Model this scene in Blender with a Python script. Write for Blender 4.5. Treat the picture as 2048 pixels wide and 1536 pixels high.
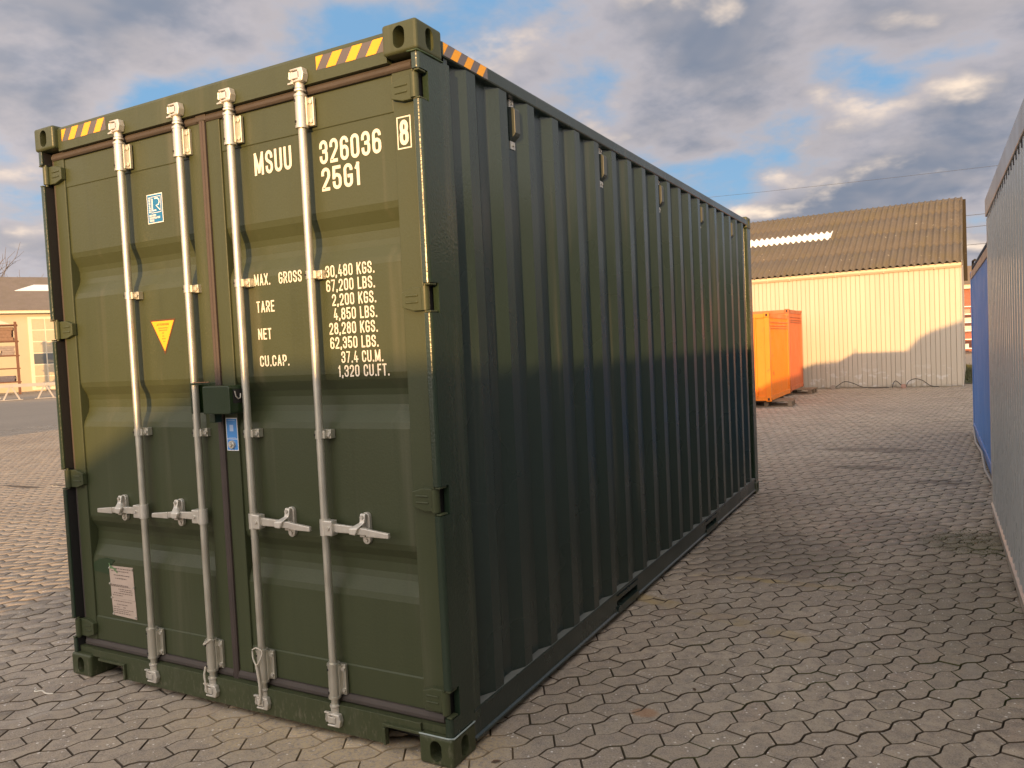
import bpy, math, random
import numpy as np
from mathutils import Vector, Matrix, Euler
random.seed(7); rng = np.random.default_rng(7)
for o in list(bpy.data.objects): bpy.data.objects.remove(o)
S = bpy.context.scene
COL = S.collection
R = math.radians

# ---------------------------------------------------------------- camera
CAM = (4.1251, -2.48343, 1.62917)
CR = [(0.8788336, 0.4748148, -0.0469302), (0.0205967, 0.0605145, 0.9979548), (-0.4766837, 0.8780028, -0.0434025)]
cd = bpy.data.cameras.new('camera'); cam = bpy.data.objects.new('camera', cd); COL.objects.link(cam)
cam.matrix_world = Matrix(((CR[0][0], CR[1][0], -CR[2][0], CAM[0]), (CR[0][1], CR[1][1], -CR[2][1], CAM[1]),
                           (CR[0][2], CR[1][2], -CR[2][2], CAM[2]), (0, 0, 0, 1)))
cd.sensor_width = 36; cd.lens = 1564.2645 / 2048 * 36; cd.clip_start = 0.05; cd.clip_end = 3000
S.camera = cam
S.render.resolution_x = 1024; S.render.resolution_y = 768

# ---------------------------------------------------------------- light
SUN_AZ, SUN_EL = R(13.0), R(7.2)          # azimuth from -y towards +x
sun_dir = Vector((math.sin(SUN_AZ) * math.cos(SUN_EL), -math.cos(SUN_AZ) * math.cos(SUN_EL), math.sin(SUN_EL)))
ld = bpy.data.lights.new('sun', 'SUN'); ld.energy = 4.1; ld.angle = R(0.55); ld.color = (1.0, 0.57, 0.21)
sun = bpy.data.objects.new('sun', ld); COL.objects.link(sun)
sun.rotation_euler = (-sun_dir).to_track_quat('-Z', 'Y').to_euler(); sun.location = (30, -60, 20)

SKY_STRENGTH = 0.12
W = bpy.data.worlds.new('World'); S.world = W; W.use_nodes = True
wn = W.node_tree.nodes; wl = W.node_tree.links; wn.clear()
def N(nodes, t, **kw):
    n = nodes.new(t)
    for k, v in kw.items(): setattr(n, k, v)
    return n
def world():
    out = N(wn, 'ShaderNodeOutputWorld'); bg = N(wn, 'ShaderNodeBackground'); bg.inputs['Strength'].default_value = SKY_STRENGTH
    sky = N(wn, 'ShaderNodeTexSky', sky_type='NISHITA', sun_disc=False); sky.sun_elevation = SUN_EL
    sky.sun_rotation = math.atan2(sun_dir.x, sun_dir.y); sky.air_density = 1.0; sky.dust_density = 0.6; sky.ozone_density = 2.0
    tc = N(wn, 'ShaderNodeTexCoord'); sep = N(wn, 'ShaderNodeSeparateXYZ'); wl.new(tc.outputs['Generated'], sep.inputs[0])
    def M(op, a, b=None, c=None, clamp=False):
        m = N(wn, 'ShaderNodeMath', operation=op, use_clamp=clamp)
        for i, v in enumerate((a, b, c)):
            if v is None: continue
            if isinstance(v, (int, float)): m.inputs[i].default_value = v
            else: wl.new(v, m.inputs[i])
        return m.outputs[0]
    z = M('MAXIMUM', sep.outputs['Z'], 0.0); den = M('ADD', z, 0.30)
    px = M('DIVIDE', sep.outputs['X'], den); py = M('DIVIDE', sep.outputs['Y'], den)
    def noise(ox, oy, scale, detail, rough, dist, seed):
        cb = N(wn, 'ShaderNodeCombineXYZ'); wl.new(M('ADD', px, ox), cb.inputs[0]); wl.new(M('ADD', py, oy), cb.inputs[1]); cb.inputs[2].default_value = seed
        n = N(wn, 'ShaderNodeTexNoise'); n.inputs['Scale'].default_value = scale; n.inputs['Detail'].default_value = detail
        n.inputs['Roughness'].default_value = rough; n.inputs['Distortion'].default_value = dist
        wl.new(cb.outputs[0], n.inputs['Vector']); return n.outputs['Fac']
    def ramp(v, a, b, smooth=True):
        m = N(wn, 'ShaderNodeMapRange', interpolation_type='SMOOTHSTEP' if smooth else 'LINEAR'); m.inputs[1].default_value = a; m.inputs[2].default_value = b
        wl.new(v, m.inputs[0]); return m.outputs[0]
    def mix(f, a, b):
        m = N(wn, 'ShaderNodeMix', data_type='RGBA')
        if isinstance(f, float): m.inputs[0].default_value = f
        else: wl.new(f, m.inputs[0])
        for s, v in ((6, a), (7, b)):
            if isinstance(v, tuple): m.inputs[s].default_value = (*v, 1)
            else: wl.new(v, m.inputs[s])
        return m.outputs[2]
    SEED, SC = 7.7, 2.2
    n1 = noise(0, 0, SC, 6, 0.56, 0.08, SEED)
    n2 = noise(0.025, -0.085, SC, 3, 0.5, 0.08, SEED)
    nb = noise(0, 0, 0.8, 2, 0.5, 0.2, 9.1)
    nf = noise(0, 0, 5.0, 3, 0.6, 0.3, 2.2)
    dens = M('ADD', n1, M('MULTIPLY', M('SUBTRACT', nb, 0.5), 0.45))
    mask = ramp(dens, 0.31, 0.46)
    lit = ramp(M('ADD', M('SUBTRACT', n1, n2), M('MULTIPLY', M('SUBTRACT', nf, 0.5), 0.10)), 0.04, 0.22)
    thick = ramp(dens, 0.42, 0.60)
    k = 1.0 / SKY_STRENGTH
    c = lambda r, g, b: (r * k, g * k, b * k)
    body = mix(thick, c(0.315, 0.298, 0.320), c(0.138, 0.162, 0.212))
    body = mix(ramp(nf, 0.35, 0.7), body, mix(0.5, body, c(0.295, 0.272, 0.278)))
    cloud = mix(lit, body, c(0.76, 0.61, 0.47))
    blue = mix(0.85, sky.outputs[0], c(0.125, 0.25, 0.41))
    hz = ramp(z, 0.0, 0.30)
    blue = mix(hz, mix(0.5, blue, c(0.25, 0.34, 0.44)), blue)
    col = mix(mask, blue, cloud)
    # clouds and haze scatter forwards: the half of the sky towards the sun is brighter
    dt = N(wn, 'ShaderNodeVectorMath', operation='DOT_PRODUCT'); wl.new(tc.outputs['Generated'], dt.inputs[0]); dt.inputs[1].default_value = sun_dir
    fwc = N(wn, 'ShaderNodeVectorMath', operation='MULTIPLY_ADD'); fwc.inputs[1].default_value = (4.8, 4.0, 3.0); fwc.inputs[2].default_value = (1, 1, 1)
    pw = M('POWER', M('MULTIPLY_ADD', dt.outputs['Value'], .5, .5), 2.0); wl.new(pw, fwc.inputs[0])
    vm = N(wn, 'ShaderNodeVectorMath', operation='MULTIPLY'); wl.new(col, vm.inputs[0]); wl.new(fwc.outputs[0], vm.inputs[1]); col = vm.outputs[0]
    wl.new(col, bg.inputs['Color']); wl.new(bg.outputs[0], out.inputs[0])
world()
S.view_settings.view_transform = 'Standard'; S.view_settings.look = 'None'; S.view_settings.gamma = 1; S.view_settings.use_curve_mapping = False
S.cycles.max_bounces = 6; S.cycles.diffuse_bounces = 3; S.cycles.glossy_bounces = 3
S.view_settings.exposure = 0.72

# ---------------------------------------------------------------- materials
MATS = {}
class Mat:
    def __init__(s, name):
        s.m = bpy.data.materials.new(name); s.m.use_nodes = True; s.n = s.m.node_tree.nodes; s.l = s.m.node_tree.links
        s.b = s.n['Principled BSDF']; MATS[name] = s.m
        s.geo = s.n.new('ShaderNodeNewGeometry'); s.pos = s.geo.outputs['Position']
    def set(s, **kw):
        for k, v in kw.items():
            i = s.b.inputs[k.replace('_', ' ')]
            if hasattr(v, 'links'): s.l.new(v, i)
            else: i.default_value = (*v, 1) if isinstance(v, tuple) and len(v) == 3 else v
        return s
    def math(s, op, a, b=None, c=None, clamp=False):
        m = s.n.new('ShaderNodeMath'); m.operation = op; m.use_clamp = clamp
        for i, v in enumerate((a, b, c)):
            if v is None: continue
            if isinstance(v, (int, float)): m.inputs[i].default_value = v
            else: s.l.new(v, m.inputs[i])
        return m.outputs[0]
    def mapv(s, scale=(1, 1, 1), loc=(0, 0, 0), rot=(0, 0, 0), src=None):
        m = s.n.new('ShaderNodeMapping'); m.inputs['Scale'].default_value = scale; m.inputs['Location'].default_value = loc; m.inputs['Rotation'].default_value = rot
        s.l.new(src or s.pos, m.inputs['Vector']); return m.outputs[0]
    def noise(s, scale, detail=4, rough=0.55, vec=None, dist=0.0):
        n = s.n.new('ShaderNodeTexNoise'); n.inputs['Scale'].default_value = scale; n.inputs['Detail'].default_value = detail
        n.inputs['Roughness'].default_value = rough; n.inputs['Distortion'].default_value = dist
        s.l.new(vec or s.pos, n.inputs['Vector']); return n.outputs['Fac']
    def voro(s, scale, vec=None, out='Distance'):
        n = s.n.new('ShaderNodeTexVoronoi'); n.inputs['Scale'].default_value = scale; s.l.new(vec or s.pos, n.inputs['Vector']); return n.outputs[out]
    def ramp(s, v, a, b, lo=0.0, hi=1.0):
        m = s.n.new('ShaderNodeMapRange'); m.interpolation_type = 'SMOOTHSTEP'
        for i, x in ((1, a), (2, b), (3, lo), (4, hi)): m.inputs[i].default_value = x
        s.l.new(v, m.inputs[0]); return m.outputs[0]
    def mix(s, f, a, b, mode='MIX'):
        m = s.n.new('ShaderNodeMix'); m.data_type = 'RGBA'; m.blend_type = mode
        if isinstance(f, (int, float)): m.inputs[0].default_value = f
        else: s.l.new(f, m.inputs[0])
        for k, v in ((6, a), (7, b)):
            if isinstance(v, tuple): m.inputs[k].default_value = (*v[:3], 1)
            else: s.l.new(v, m.inputs[k])
        return m.outputs[2]
    def xyz(s):
        n = s.n.new('ShaderNodeSeparateXYZ'); s.l.new(s.pos, n.inputs[0]); return n.outputs
    def bump(s, h, strength=0.2, dist=0.01):
        b = s.n.new('ShaderNodeBump'); b.inputs['Strength'].default_value = strength; b.inputs['Distance'].default_value = dist
        s.l.new(h, b.inputs['Height']); s.l.new(b.outputs[0], s.b.inputs['Normal']); return s
def shade(c, k): return tuple(min(1, x * k) for x in c)
def plain(name, c, rough=0.6, metal=0.0, var=0.12, scale=6, bump=0.0, spec=0.5):
    m = Mat(name); f = m.noise(scale, 3)
    m.set(Base_Color=m.mix(f, shade(c, 1 - var), shade(c, 1 + var)), Roughness=rough, Metallic=metal, Specular_IOR_Level=spec)
    if bump: m.bump(m.noise(scale * 12, 4), bump, 0.004)
    return m.m
def paint(name, c, rough=0.35, dirtc=(0.30, 0.26, 0.20), dirt=0.6, rust=0.0, streak=0.10, coat=0.0, dirtz=0.22, orange=0.05, spec=0.5):
    m = Mat(name); z = m.xyz()[2]
    v = m.mix(m.noise(1.3, 2), shade(c, 1 - streak), shade(c, 1 + streak))
    st = m.noise(1.0, 3, 0.6, m.mapv((14, 14, 0.7)))
    v = m.mix(m.ramp(st, 0.50, 0.80, 0, 0.35), v, shade(c, 0.72))
    v = m.mix(m.ramp(m.noise(1.0, 3, 0.6, m.mapv((9, 9, 0.45), (3, 1, 0))), 0.56, 0.80, 0, 0.22), v, m.mix(0.5, v, dirtc))
    low = m.ramp(z, 0.0, dirtz, 1, 0)
    spk = m.math('MULTIPLY', low, m.ramp(m.noise(1.0, 4, 0.7, m.mapv((60, 60, 22))), 0.50, 0.70))
    spk = m.math('MULTIPLY', spk, dirt)
    v = m.mix(spk, v, dirtc)
    if rust:
        rm = m.ramp(m.noise(3.0, 8, 0.68), 0.60, 0.70, 0, rust); v = m.mix(rm, v, (0.12, 0.045, 0.02))
    rg = m.math('ADD', m.ramp(m.noise(2.2, 2), 0.3, 0.75, rough * 0.82, rough * 1.25), m.math('MULTIPLY', spk, 0.4))
    m.set(Base_Color=v, Roughness=rg, Coat_Weight=coat, Coat_Roughness=0.10, Specular_IOR_Level=spec)
    m.bump(m.mix(0.35, m.noise(95, 1), m.noise(2.4, 1)), orange, 0.02)
    return m.m
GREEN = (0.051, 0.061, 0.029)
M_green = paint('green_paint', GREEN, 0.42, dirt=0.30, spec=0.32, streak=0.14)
M_green_side_shade = paint('green_side_shade_paint', (0.020, 0.034, 0.029), 0.30, dirt=0.25, dirtz=0.16, spec=0.55, orange=0.05, streak=0.16)  # darker, bluer copy of the green; the side's shade is in the colour
M_green_gloss = paint('green_gloss_paint', (0.020, 0.036, 0.022), 0.26, dirt=0.3, orange=0.10, coat=0.0, spec=0.6)
M_green_dark = paint('green_patch_paint', (0.022, 0.045, 0.016), 0.45)
M_box = paint('lock_box_paint', (0.012, 0.028, 0.008), 0.4)
M_rubber = plain('door_gasket_rubber', (0.058, 0.047, 0.040), 0.75, var=0.25, scale=9, bump=0.25)
M_rubber_c = plain('centre_gasket_rubber', (0.055, 0.040, 0.034), 0.7, var=0.3, scale=5, bump=0.25)
def galv():
    m = Mat('galvanised_steel'); f = m.noise(9, 6); st = m.noise(1, 5, 0.6, m.mapv((60, 60, 2)))
    v = m.mix(f, (0.50, 0.48, 0.41), (0.64, 0.62, 0.53)); v = m.mix(m.ramp(st, 0.5, 0.8, 0, 0.4), v, (0.36, 0.33, 0.28))
    m.set(Base_Color=v, Metallic=0.75, Roughness=m.ramp(f, 0.3, 0.7, 0.34, 0.48)); m.bump(m.noise(160, 3), 0.05, 0.004); return m.m
M_galv = galv()
def galv2():
    m = Mat('zinc_casting'); f = m.noise(25, 6)
    v = m.mix(f, (0.52, 0.49, 0.43), (0.74, 0.71, 0.63)); m.set(Base_Color=v, Metallic=0.6, Roughness=0.42); m.bump(m.noise(120, 4), 0.15, 0.004); return m.m
M_zinc = galv2()
M_hole = plain('dark_hole', (0.012, 0.011, 0.010), 0.8)
M_white = plain('white_lettering', (0.70, 0.66, 0.56), 0.5, var=0.14, scale=45)
M_yellow = plain('yellow_tape', (0.80, 0.36, 0.008), 0.4, var=0.06)
M_tapegrey = plain('tape_grey', (0.10, 0.085, 0.085), 0.45, var=0.1)
M_amber = plain('amber_sticker', (0.85, 0.40, 0.02), 0.4, var=0.05)
M_brown = plain('sticker_print', (0.10, 0.035, 0.01), 0.5)
M_blue_st = plain('blue_sticker', (0.012, 0.15, 0.34), 0.35, var=0.08)
M_blue_st2 = plain('light_blue_sticker', (0.07, 0.28, 0.70), 0.35, var=0.06)
M_stickwhite = plain('sticker_white', (0.80, 0.80, 0.78), 0.4, var=0.04)
M_paleblue = plain('sticker_pale_blue', (0.42, 0.58, 0.85), 0.4)
M_plate = plain('beige_data_plate', (0.50, 0.40, 0.33), 0.5, var=0.12, scale=14, bump=0.05)
M_print = plain('plate_print', (0.16, 0.12, 0.10), 0.6)
M_vent = plain('vent_plastic', (0.045, 0.055, 0.05), 0.4)
M_rope = plain('pale_wire_rope', (0.50, 0.46, 0.38), 0.7, bump=0.2)

# ---------------------------------------------------------------- mesh helpers
class MB:
    def __init__(s): s.v = []; s.f = []; s.sm = []
    def add(s, vs, fs, smooth=False):
        o = len(s.v); s.v += [tuple(map(float, p)) for p in vs]; s.f += [tuple(i + o for i in f) for f in fs]; s.sm += [smooth] * len(fs); return s
    def box(s, x0, x1, y0, y1, z0, z1):
        return s.add([(x0, y0, z0), (x1, y0, z0), (x1, y1, z0), (x0, y1, z0), (x0, y0, z1), (x1, y0, z1), (x1, y1, z1), (x0, y1, z1)],
                     [(0, 3, 2, 1), (4, 5, 6, 7), (0, 1, 5, 4), (1, 2, 6, 5), (2, 3, 7, 6), (3, 0, 4, 7)])
    def cyl(s, p0, p1, r0, r1=None, n=16, caps=True):
        r1 = r0 if r1 is None else r1
        p0 = Vector(p0); p1 = Vector(p1); d = (p1 - p0).normalized()
        a = d.orthogonal().normalized(); b = d.cross(a)
        ring = lambda p, r: [p + a * (r * math.cos(2 * math.pi * i / n)) + b * (r * math.sin(2 * math.pi * i / n)) for i in range(n)]
        vs = ring(p0, r0) + ring(p1, r1)
        s.add(vs, [(i, (i + 1) % n, n + (i + 1) % n, n + i) for i in range(n)], True)
        if caps:
            s.add(ring(p0, r0), [tuple(reversed(range(n)))]); s.add(ring(p1, r1), [tuple(range(n))])
        return s
    def tube(s, pts, r, n=8):
        pts = [Vector(p) for p in pts]; rings = []
        up = None
        for i, p in enumerate(pts):
            t = (pts[min(i + 1, len(pts) - 1)] - pts[max(i - 1, 0)]).normalized()
            if up is None: up = t.orthogonal().normalized()
            up = (up - t * up.dot(t)).normalized(); b = t.cross(up)
            rr = r[i] if isinstance(r, (list, tuple)) else r
            rings.append([p + up * (rr * math.cos(2 * math.pi * k / n)) + b * (rr * math.sin(2 * math.pi * k / n)) for k in range(n)])
        vs = [v for q in rings for v in q]
        fs = [(i * n + k, i * n + (k + 1) % n, (i + 1) * n + (k + 1) % n, (i + 1) * n + k) for i in range(len(pts) - 1) for k in range(n)]
        s.add(vs, fs, True); s.add(rings[0], [tuple(reversed(range(n)))]); s.add(rings[-1], [tuple(range(n))]); return s
    def prism(s, poly, axis, a, b):
        # poly: 2d points counter-clockwise in the two other axes (cyclic order), extruded on axis from a to b
        def P(p, t):
            return {'x': (t, p[0], p[1]), 'y': (p[0], t, p[1]), 'z': (p[0], p[1], t)}[axis]
        n = len(poly); vs = [P(p, a) for p in poly] + [P(p, b) for p in poly]
        fl = axis == 'y'
        f0 = tuple(range(n)); f1 = tuple(range(n, 2 * n))
        caps = [f0 if fl else f0[::-1], f1[::-1] if fl else f1]
        sides = [(i, (i + 1) % n, n + (i + 1) % n, n + i) for i in range(n)]
        if fl: sides = [q[::-1] for q in sides]
        return s.add(vs, caps + sides)
    def sheet(s, prof, axis, a, b, thick=None):
        # open profile strip extruded along axis; prof in the two other axes
        def P(p, t):
            return {'x': (t, p[0], p[1]), 'y': (p[0], t, p[1]), 'z': (p[0], p[1], t)}[axis]
        n = len(prof); vs = [P(p, a) for p in prof] + [P(p, b) for p in prof]
        return s.add(vs, [(i, i + 1, n + i + 1, n + i) for i in range(n - 1)])
    def mesh(s, name, mat):
        m = bpy.data.meshes.new(name); m.from_pydata(s.v, [], s.f)
        if any(s.sm): m.polygons.foreach_set('use_smooth', s.sm)
        mats = mat if isinstance(mat, (list, tuple)) else [mat]
        for k in mats: m.materials.append(k)
        m.update(); return m
WMX = {}
def link(name, data, parent=None, loc=(0, 0, 0), rot=(0, 0, 0), label=None, cat=None, group=None, kind=None, bevel=0.0, seg=2, clamp=True):
    o = bpy.data.objects.new(name, data); COL.objects.link(o)
    o.location = loc; o.rotation_euler = rot
    mw = Matrix.Translation(loc) @ Euler(rot).to_matrix().to_4x4()
    if parent is not None:
        o.parent = parent; o.matrix_parent_inverse = WMX[parent].inverted()
    WMX[o] = mw
    if label: o['label'] = label
    if cat: o['category'] = cat
    if group: o['group'] = group
    if kind: o['kind'] = kind
    if bevel:
        b = o.modifiers.new('bevel', 'BEVEL'); b.width = bevel; b.segments = seg; b.limit_method = 'ANGLE'; b.angle_limit = R(35); b.use_clamp_overlap = clamp
    return o
def part(name, mb, mat, parent, bevel=0.0, **kw): return link(name, mb.mesh(name, mat), parent, bevel=bevel, **kw)
def thing(name, loc, label, cat, group=None, rot=(0, 0, 0)): return link(name, None, None, loc, rot, label, cat, group)

# stroke lettering
def arc(cx, cy, rx, ry, a0, a1, n=7): return [(cx + rx * math.cos(R(a0 + (a1 - a0) * i / n)), cy + ry * math.sin(R(a0 + (a1 - a0) * i / n))) for i in range(n + 1)]
TOP = arc(.5, .80, .5, .20, 180, 0); BOT = arc(.5, .20, .5, .20, 0, -180)
def loop(y0, y1, x0=0, x1=1):
    r = .19; c = (x0 + x1) / 2; w = (x1 - x0) / 2
    return arc(c, y1 - r, w, r, 180, 0) + arc(c, y0 + r, w, r, 0, -180)
GL = {
 '0': (.46, [('c', loop(0, 1))]), 'O': (.46, [('c', loop(0, 1))]), 'U': (.47, [('o', [(0, 1), *[(x, y) for x, y in reversed(BOT)], (1, 1)])]),
 'S': (.46, [('o', [(1, .72)] + TOP[::-1] + [(0, .70), (.12, .60), (.88, .42), (1, .31)] + BOT + [(0, .28)])]),
 '1': (.26, [('o', [(0.0, .80), (.72, .98), (.72, 0)])]),
 '2': (.46, [('o', [(0, .72)] + TOP + [(1, .66), (.92, .56), (0, .05), (0, 0), (1, 0)])]),
 '3': (.46, [('o', [(0, .72)] + TOP + [(1, .66), (.86, .55), (.4, .53)]), ('o', [(.4, .53), (.86, .51), (1, .40)] + BOT + [(0, .28)])]),
 '4': (.48, [('o', [(.52, 1), (0, .24), (1.06, .24)]), ('o', [(.74, .52), (.74, 0)])]),
 '5': (.46, [('o', [(.96, 1), (.05, 1), (.0, .50), (.22, .60), (.5, .63), (.85, .57), (1, .44)] + BOT + [(0, .28)])]),
 '6': (.46, [('o', [(1, .79)] + TOP[::-1] + [(0, .40)]), ('c', loop(0, .57))]),
 '7': (.44, [('o', [(0, 1), (1, 1), (.32, 0)])]),
 '8': (.46, [('c', loop(.52, 1, .05, .95)), ('c', loop(0, .54))]),
 'M': (.60, [('o', [(0, 0), (0, 1), (.5, .10), (1, 1), (1, 0)])]),
 'G': (.46, [('o', [(1, .77)] + TOP[::-1] + BOT[::-1] + [(1, .47), (.50, .47)])]),
 'C': (.46, [('o', [(1, .70)] + TOP[::-1] + BOT[::-1] + [(1, .30)])]),
 'A': (.50, [('o', [(0, 0), (.5, 1), (1, 0)]), ('o', [(.16, .27), (.84, .27)])]),
 'X': (.50, [('o', [(0, 0), (1, 1)]), ('o', [(0, 1), (1, 0)])]),
 'R': (.47, [('o', [(0, 0), (0, 1), (.5, 1), (.86, .95), (1, .80), (1, .66), (.86, .52), (.5, .47), (0, .47)]), ('o', [(.5, .47), (1, 0)])]),
 'P': (.46, [('o', [(0, 0), (0, 1), (.5, 1), (.86, .95), (1, .80), (1, .62), (.86, .48), (.5, .43), (0, .43)])]),
 'K': (.48, [('o', [(0, 0), (0, 1)]), ('o', [(1, 1), (0, .36)]), ('o', [(.36, .60), (1, 0)])]),
 'L': (.40, [('o', [(0, 1), (0, 0), (1, 0)])]), 'T': (.42, [('o', [(0, 1), (1, 1)]), ('o', [(.5, 1), (.5, 0)])]),
 'E': (.42, [('o', [(1, 1), (0, 1), (0, 0), (1, 0)]), ('o', [(0, .52), (.85, .52)])]), 'F': (.40, [('o', [(1, 1), (0, 1), (0, 0)]), ('o', [(0, .52), (.85, .52)])]),
 'N': (.48, [('o', [(0, 0), (0, 1), (1, 0), (1, 1)])]), 'I': (.16, [('o', [(0, 0), (0, 1)])]), 'D': (.46, [('c', [(0, 0), (0, 1), (.5, 1), (.9, .93), (1, .78), (1, .22), (.9, .07), (.5, 0)])]),
 'B': (.46, [('c', [(0, 0), (0, 1), (.5, 1), (.84, .96), (.95, .82), (.95, .68), (.8, .56), (.5, .53), (.5, .53), (.86, .49), (1, .36), (1, .18), (.86, .04), (.5, 0)]), ('o', [(0, .53), (.5, .53)])]),
 'H': (.46, [('o', [(0, 0), (0, 1)]), ('o', [(1, 0), (1, 1)]), ('o', [(0, .5), (1, .5)])]),
 '.': (.16, 'dot'), ',': (.16, 'comma'), ' ': (.22, [])}
def stroke(mb, pts, t, closed, put, cap=0.0):
    q = [pts[0]]
    for p in pts[1:]:
        if math.hypot(p[0] - q[-1][0], p[1] - q[-1][1]) > 1e-4: q.append(p)
    if closed and math.hypot(q[0][0] - q[-1][0], q[0][1] - q[-1][1]) < 1e-4: q.pop()
    if cap and not closed and len(q) > 1:
        def ext(p, r):
            dx, dy = p[0] - r[0], p[1] - r[1]; l = math.hypot(dx, dy); return (p[0] + dx / l * cap, p[1] + dy / l * cap)
        q = [ext(q[0], q[1])] + q[1:-1] + [ext(q[-1], q[-2])]
    n = len(q); L, Rr = [], []
    for i in range(n):
        a = q[(i - 1) % n] if (closed or i > 0) else None; b = q[(i + 1) % n] if (closed or i < n - 1) else None
        def nrm(u, v):
            dx, dy = v[0] - u[0], v[1] - u[1]; l = math.hypot(dx, dy); return (-dy / l, dx / l)
        if a is None: m = nrm(q[i], b); k = 1
        elif b is None: m = nrm(a, q[i]); k = 1
        else:
            m1, m2 = nrm(a, q[i]), nrm(q[i], b); mx, my = m1[0] + m2[0], m1[1] + m2[1]; l = math.hypot(mx, my)
            if l < .2: m = m1; k = 1
            else:
                m = (mx / l, my / l); k = 1 / max(.2, m[0] * m1[0] + m[1] * m1[1]); k = k if k < 1.6 else 1.15
        L.append((q[i][0] + m[0] * t / 2 * k, q[i][1] + m[1] * t / 2 * k)); Rr.append((q[i][0] - m[0] * t / 2 * k, q[i][1] - m[1] * t / 2 * k))
    vs = [put(p) for p in L] + [put(p) for p in Rr]
    m = n if closed else n - 1
    mb.add(vs, [(i, n + i, n + (i + 1) % n, (i + 1) % n) for i in range(m)])
def text(mb, s, x0, z0, h, x1=None, y=0.066, t=.155, gap=.115, frame=None):
    """flat lettering in the xz plane (or via frame(u,v)) ; fitted to x1 if given"""
    adv = [GL[c][0] + gap for c in s]; tot = sum(adv) - gap
    sx = (x1 - x0) / (tot * h) if x1 else 1.0
    put0 = frame or (lambda u, v: (u, y, v))
    cx = 0
    for c, a in zip(s, adv):
        w, g = GL[c]; ox = cx
        lay = [0]
        def put(p, ox=ox): q = put0(x0 + (ox + p[0]) * h * sx, z0 + p[1] * h); return (q[0], q[1] - lay[0] * .00025, q[2])
        if g == 'dot' or g == 'comma':
            z = -0.0 if g == 'dot' else -.10
            stroke(mb, [(w / 2 - (0 if g == 'dot' else .05), z), (w / 2, .16)], .15, False, put)
        else:
            for kind, pts in g:
                lay[0] += 1
                P = [(t / 2 + p[0] * (w - t), t / 2 + p[1] * (1 - t)) for p in pts]
                if kind == 'c': stroke(mb, P, t, True, put); continue
                run = [P[0]]
                for i in range(1, len(P)):
                    run.append(P[i])
                    if i < len(P) - 1:
                        ax, ay = P[i][0] - P[i - 1][0], P[i][1] - P[i - 1][1]; bx, by = P[i + 1][0] - P[i][0], P[i + 1][1] - P[i][1]
                        cs = (ax * bx + ay * by) / max(1e-9, math.hypot(ax, ay) * math.hypot(bx, by))
                        if cs < -.3:
                            stroke(mb, run, t, False, put, t * .42); lay[0] += 1; run = [P[i]]
                stroke(mb, run, t, False, put, t * (.25 if c in 'CSG236509' else .48))
        cx += a
    return mb
def flat(mb, x0, x1, z0, z1, y): return mb.add([(x0, y, z0), (x1, y, z0), (x1, y, z1), (x0, y, z1)], [(0, 1, 2, 3)])
def outline(mb, x0, x1, z0, z1, y, t): stroke(mb, [(x0, z0), (x1, z0), (x1, z1), (x0, z1)], t, True, lambda p: (p[0], y, p[1])); return mb
# ================================================================ GROUND
E_T = Vector((math.cos(R(54.3)), math.sin(R(54.3)))); E_S = Vector((math.sin(R(54.3)), -math.cos(R(54.3)))); ORG = Vector((2.542, 0.453))
PT, PS = 0.192, 0.1115
BRK = [(0, 0), (.055, .028), (.098, .028), (.153, 0)]
def edge_s(t):
    t = t % PT; pts = BRK + [(PT, 0)]
    for (a, b), (c, d) in zip(pts, pts[1:]):
        if a <= t <= c: return b + (d - b) * (t - a) / (c - a)
    return 0
def stone_outline(kind):
    tu, tl = (.041, .0) if kind == 0 else (.100, .134)
    up = [(tu, edge_s(tu))] + sorted([(b + k * PT, s) for b, s in BRK for k in (0, 1, 2) if tu + .004 < b + k * PT < tu + PT - .004]) + [(tu + PT, edge_s(tu))]
    lo = [(tl, edge_s(tl) + PS)] + sorted([(b + k * PT, s + PS) for b, s in BRK for k in (0, 1, 2) if tl + .004 < b + k * PT < tl + PT - .004]) + [(tl + PT, edge_s(tl) + PS)]
    return up + lo[::-1]
def inset(poly, d):
    n = len(poly); out = []
    area = sum(poly[i][0] * poly[(i + 1) % n][1] - poly[(i + 1) % n][0] * poly[i][1] for i in range(n)); sg = 1 if area > 0 else -1
    for i in range(n):
        a, p, b = poly[i - 1], poly[i], poly[(i + 1) % n]
        def nr(u, v):
            dx, dy = v[0] - u[0], v[1] - u[1]; l = math.hypot(dx, dy); return (-dy / l * sg, dx / l * sg)
        m1, m2 = nr(a, p), nr(p, b); mx, my = m1[0] + m2[0], m1[1] + m2[1]; l = math.hypot(mx, my); mx /= l; my /= l
        k = 1 / max(.35, mx * m1[0] + my * m1[1]); out.append((p[0] + mx * d * k, p[1] + my * d * k))
    return out
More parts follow.
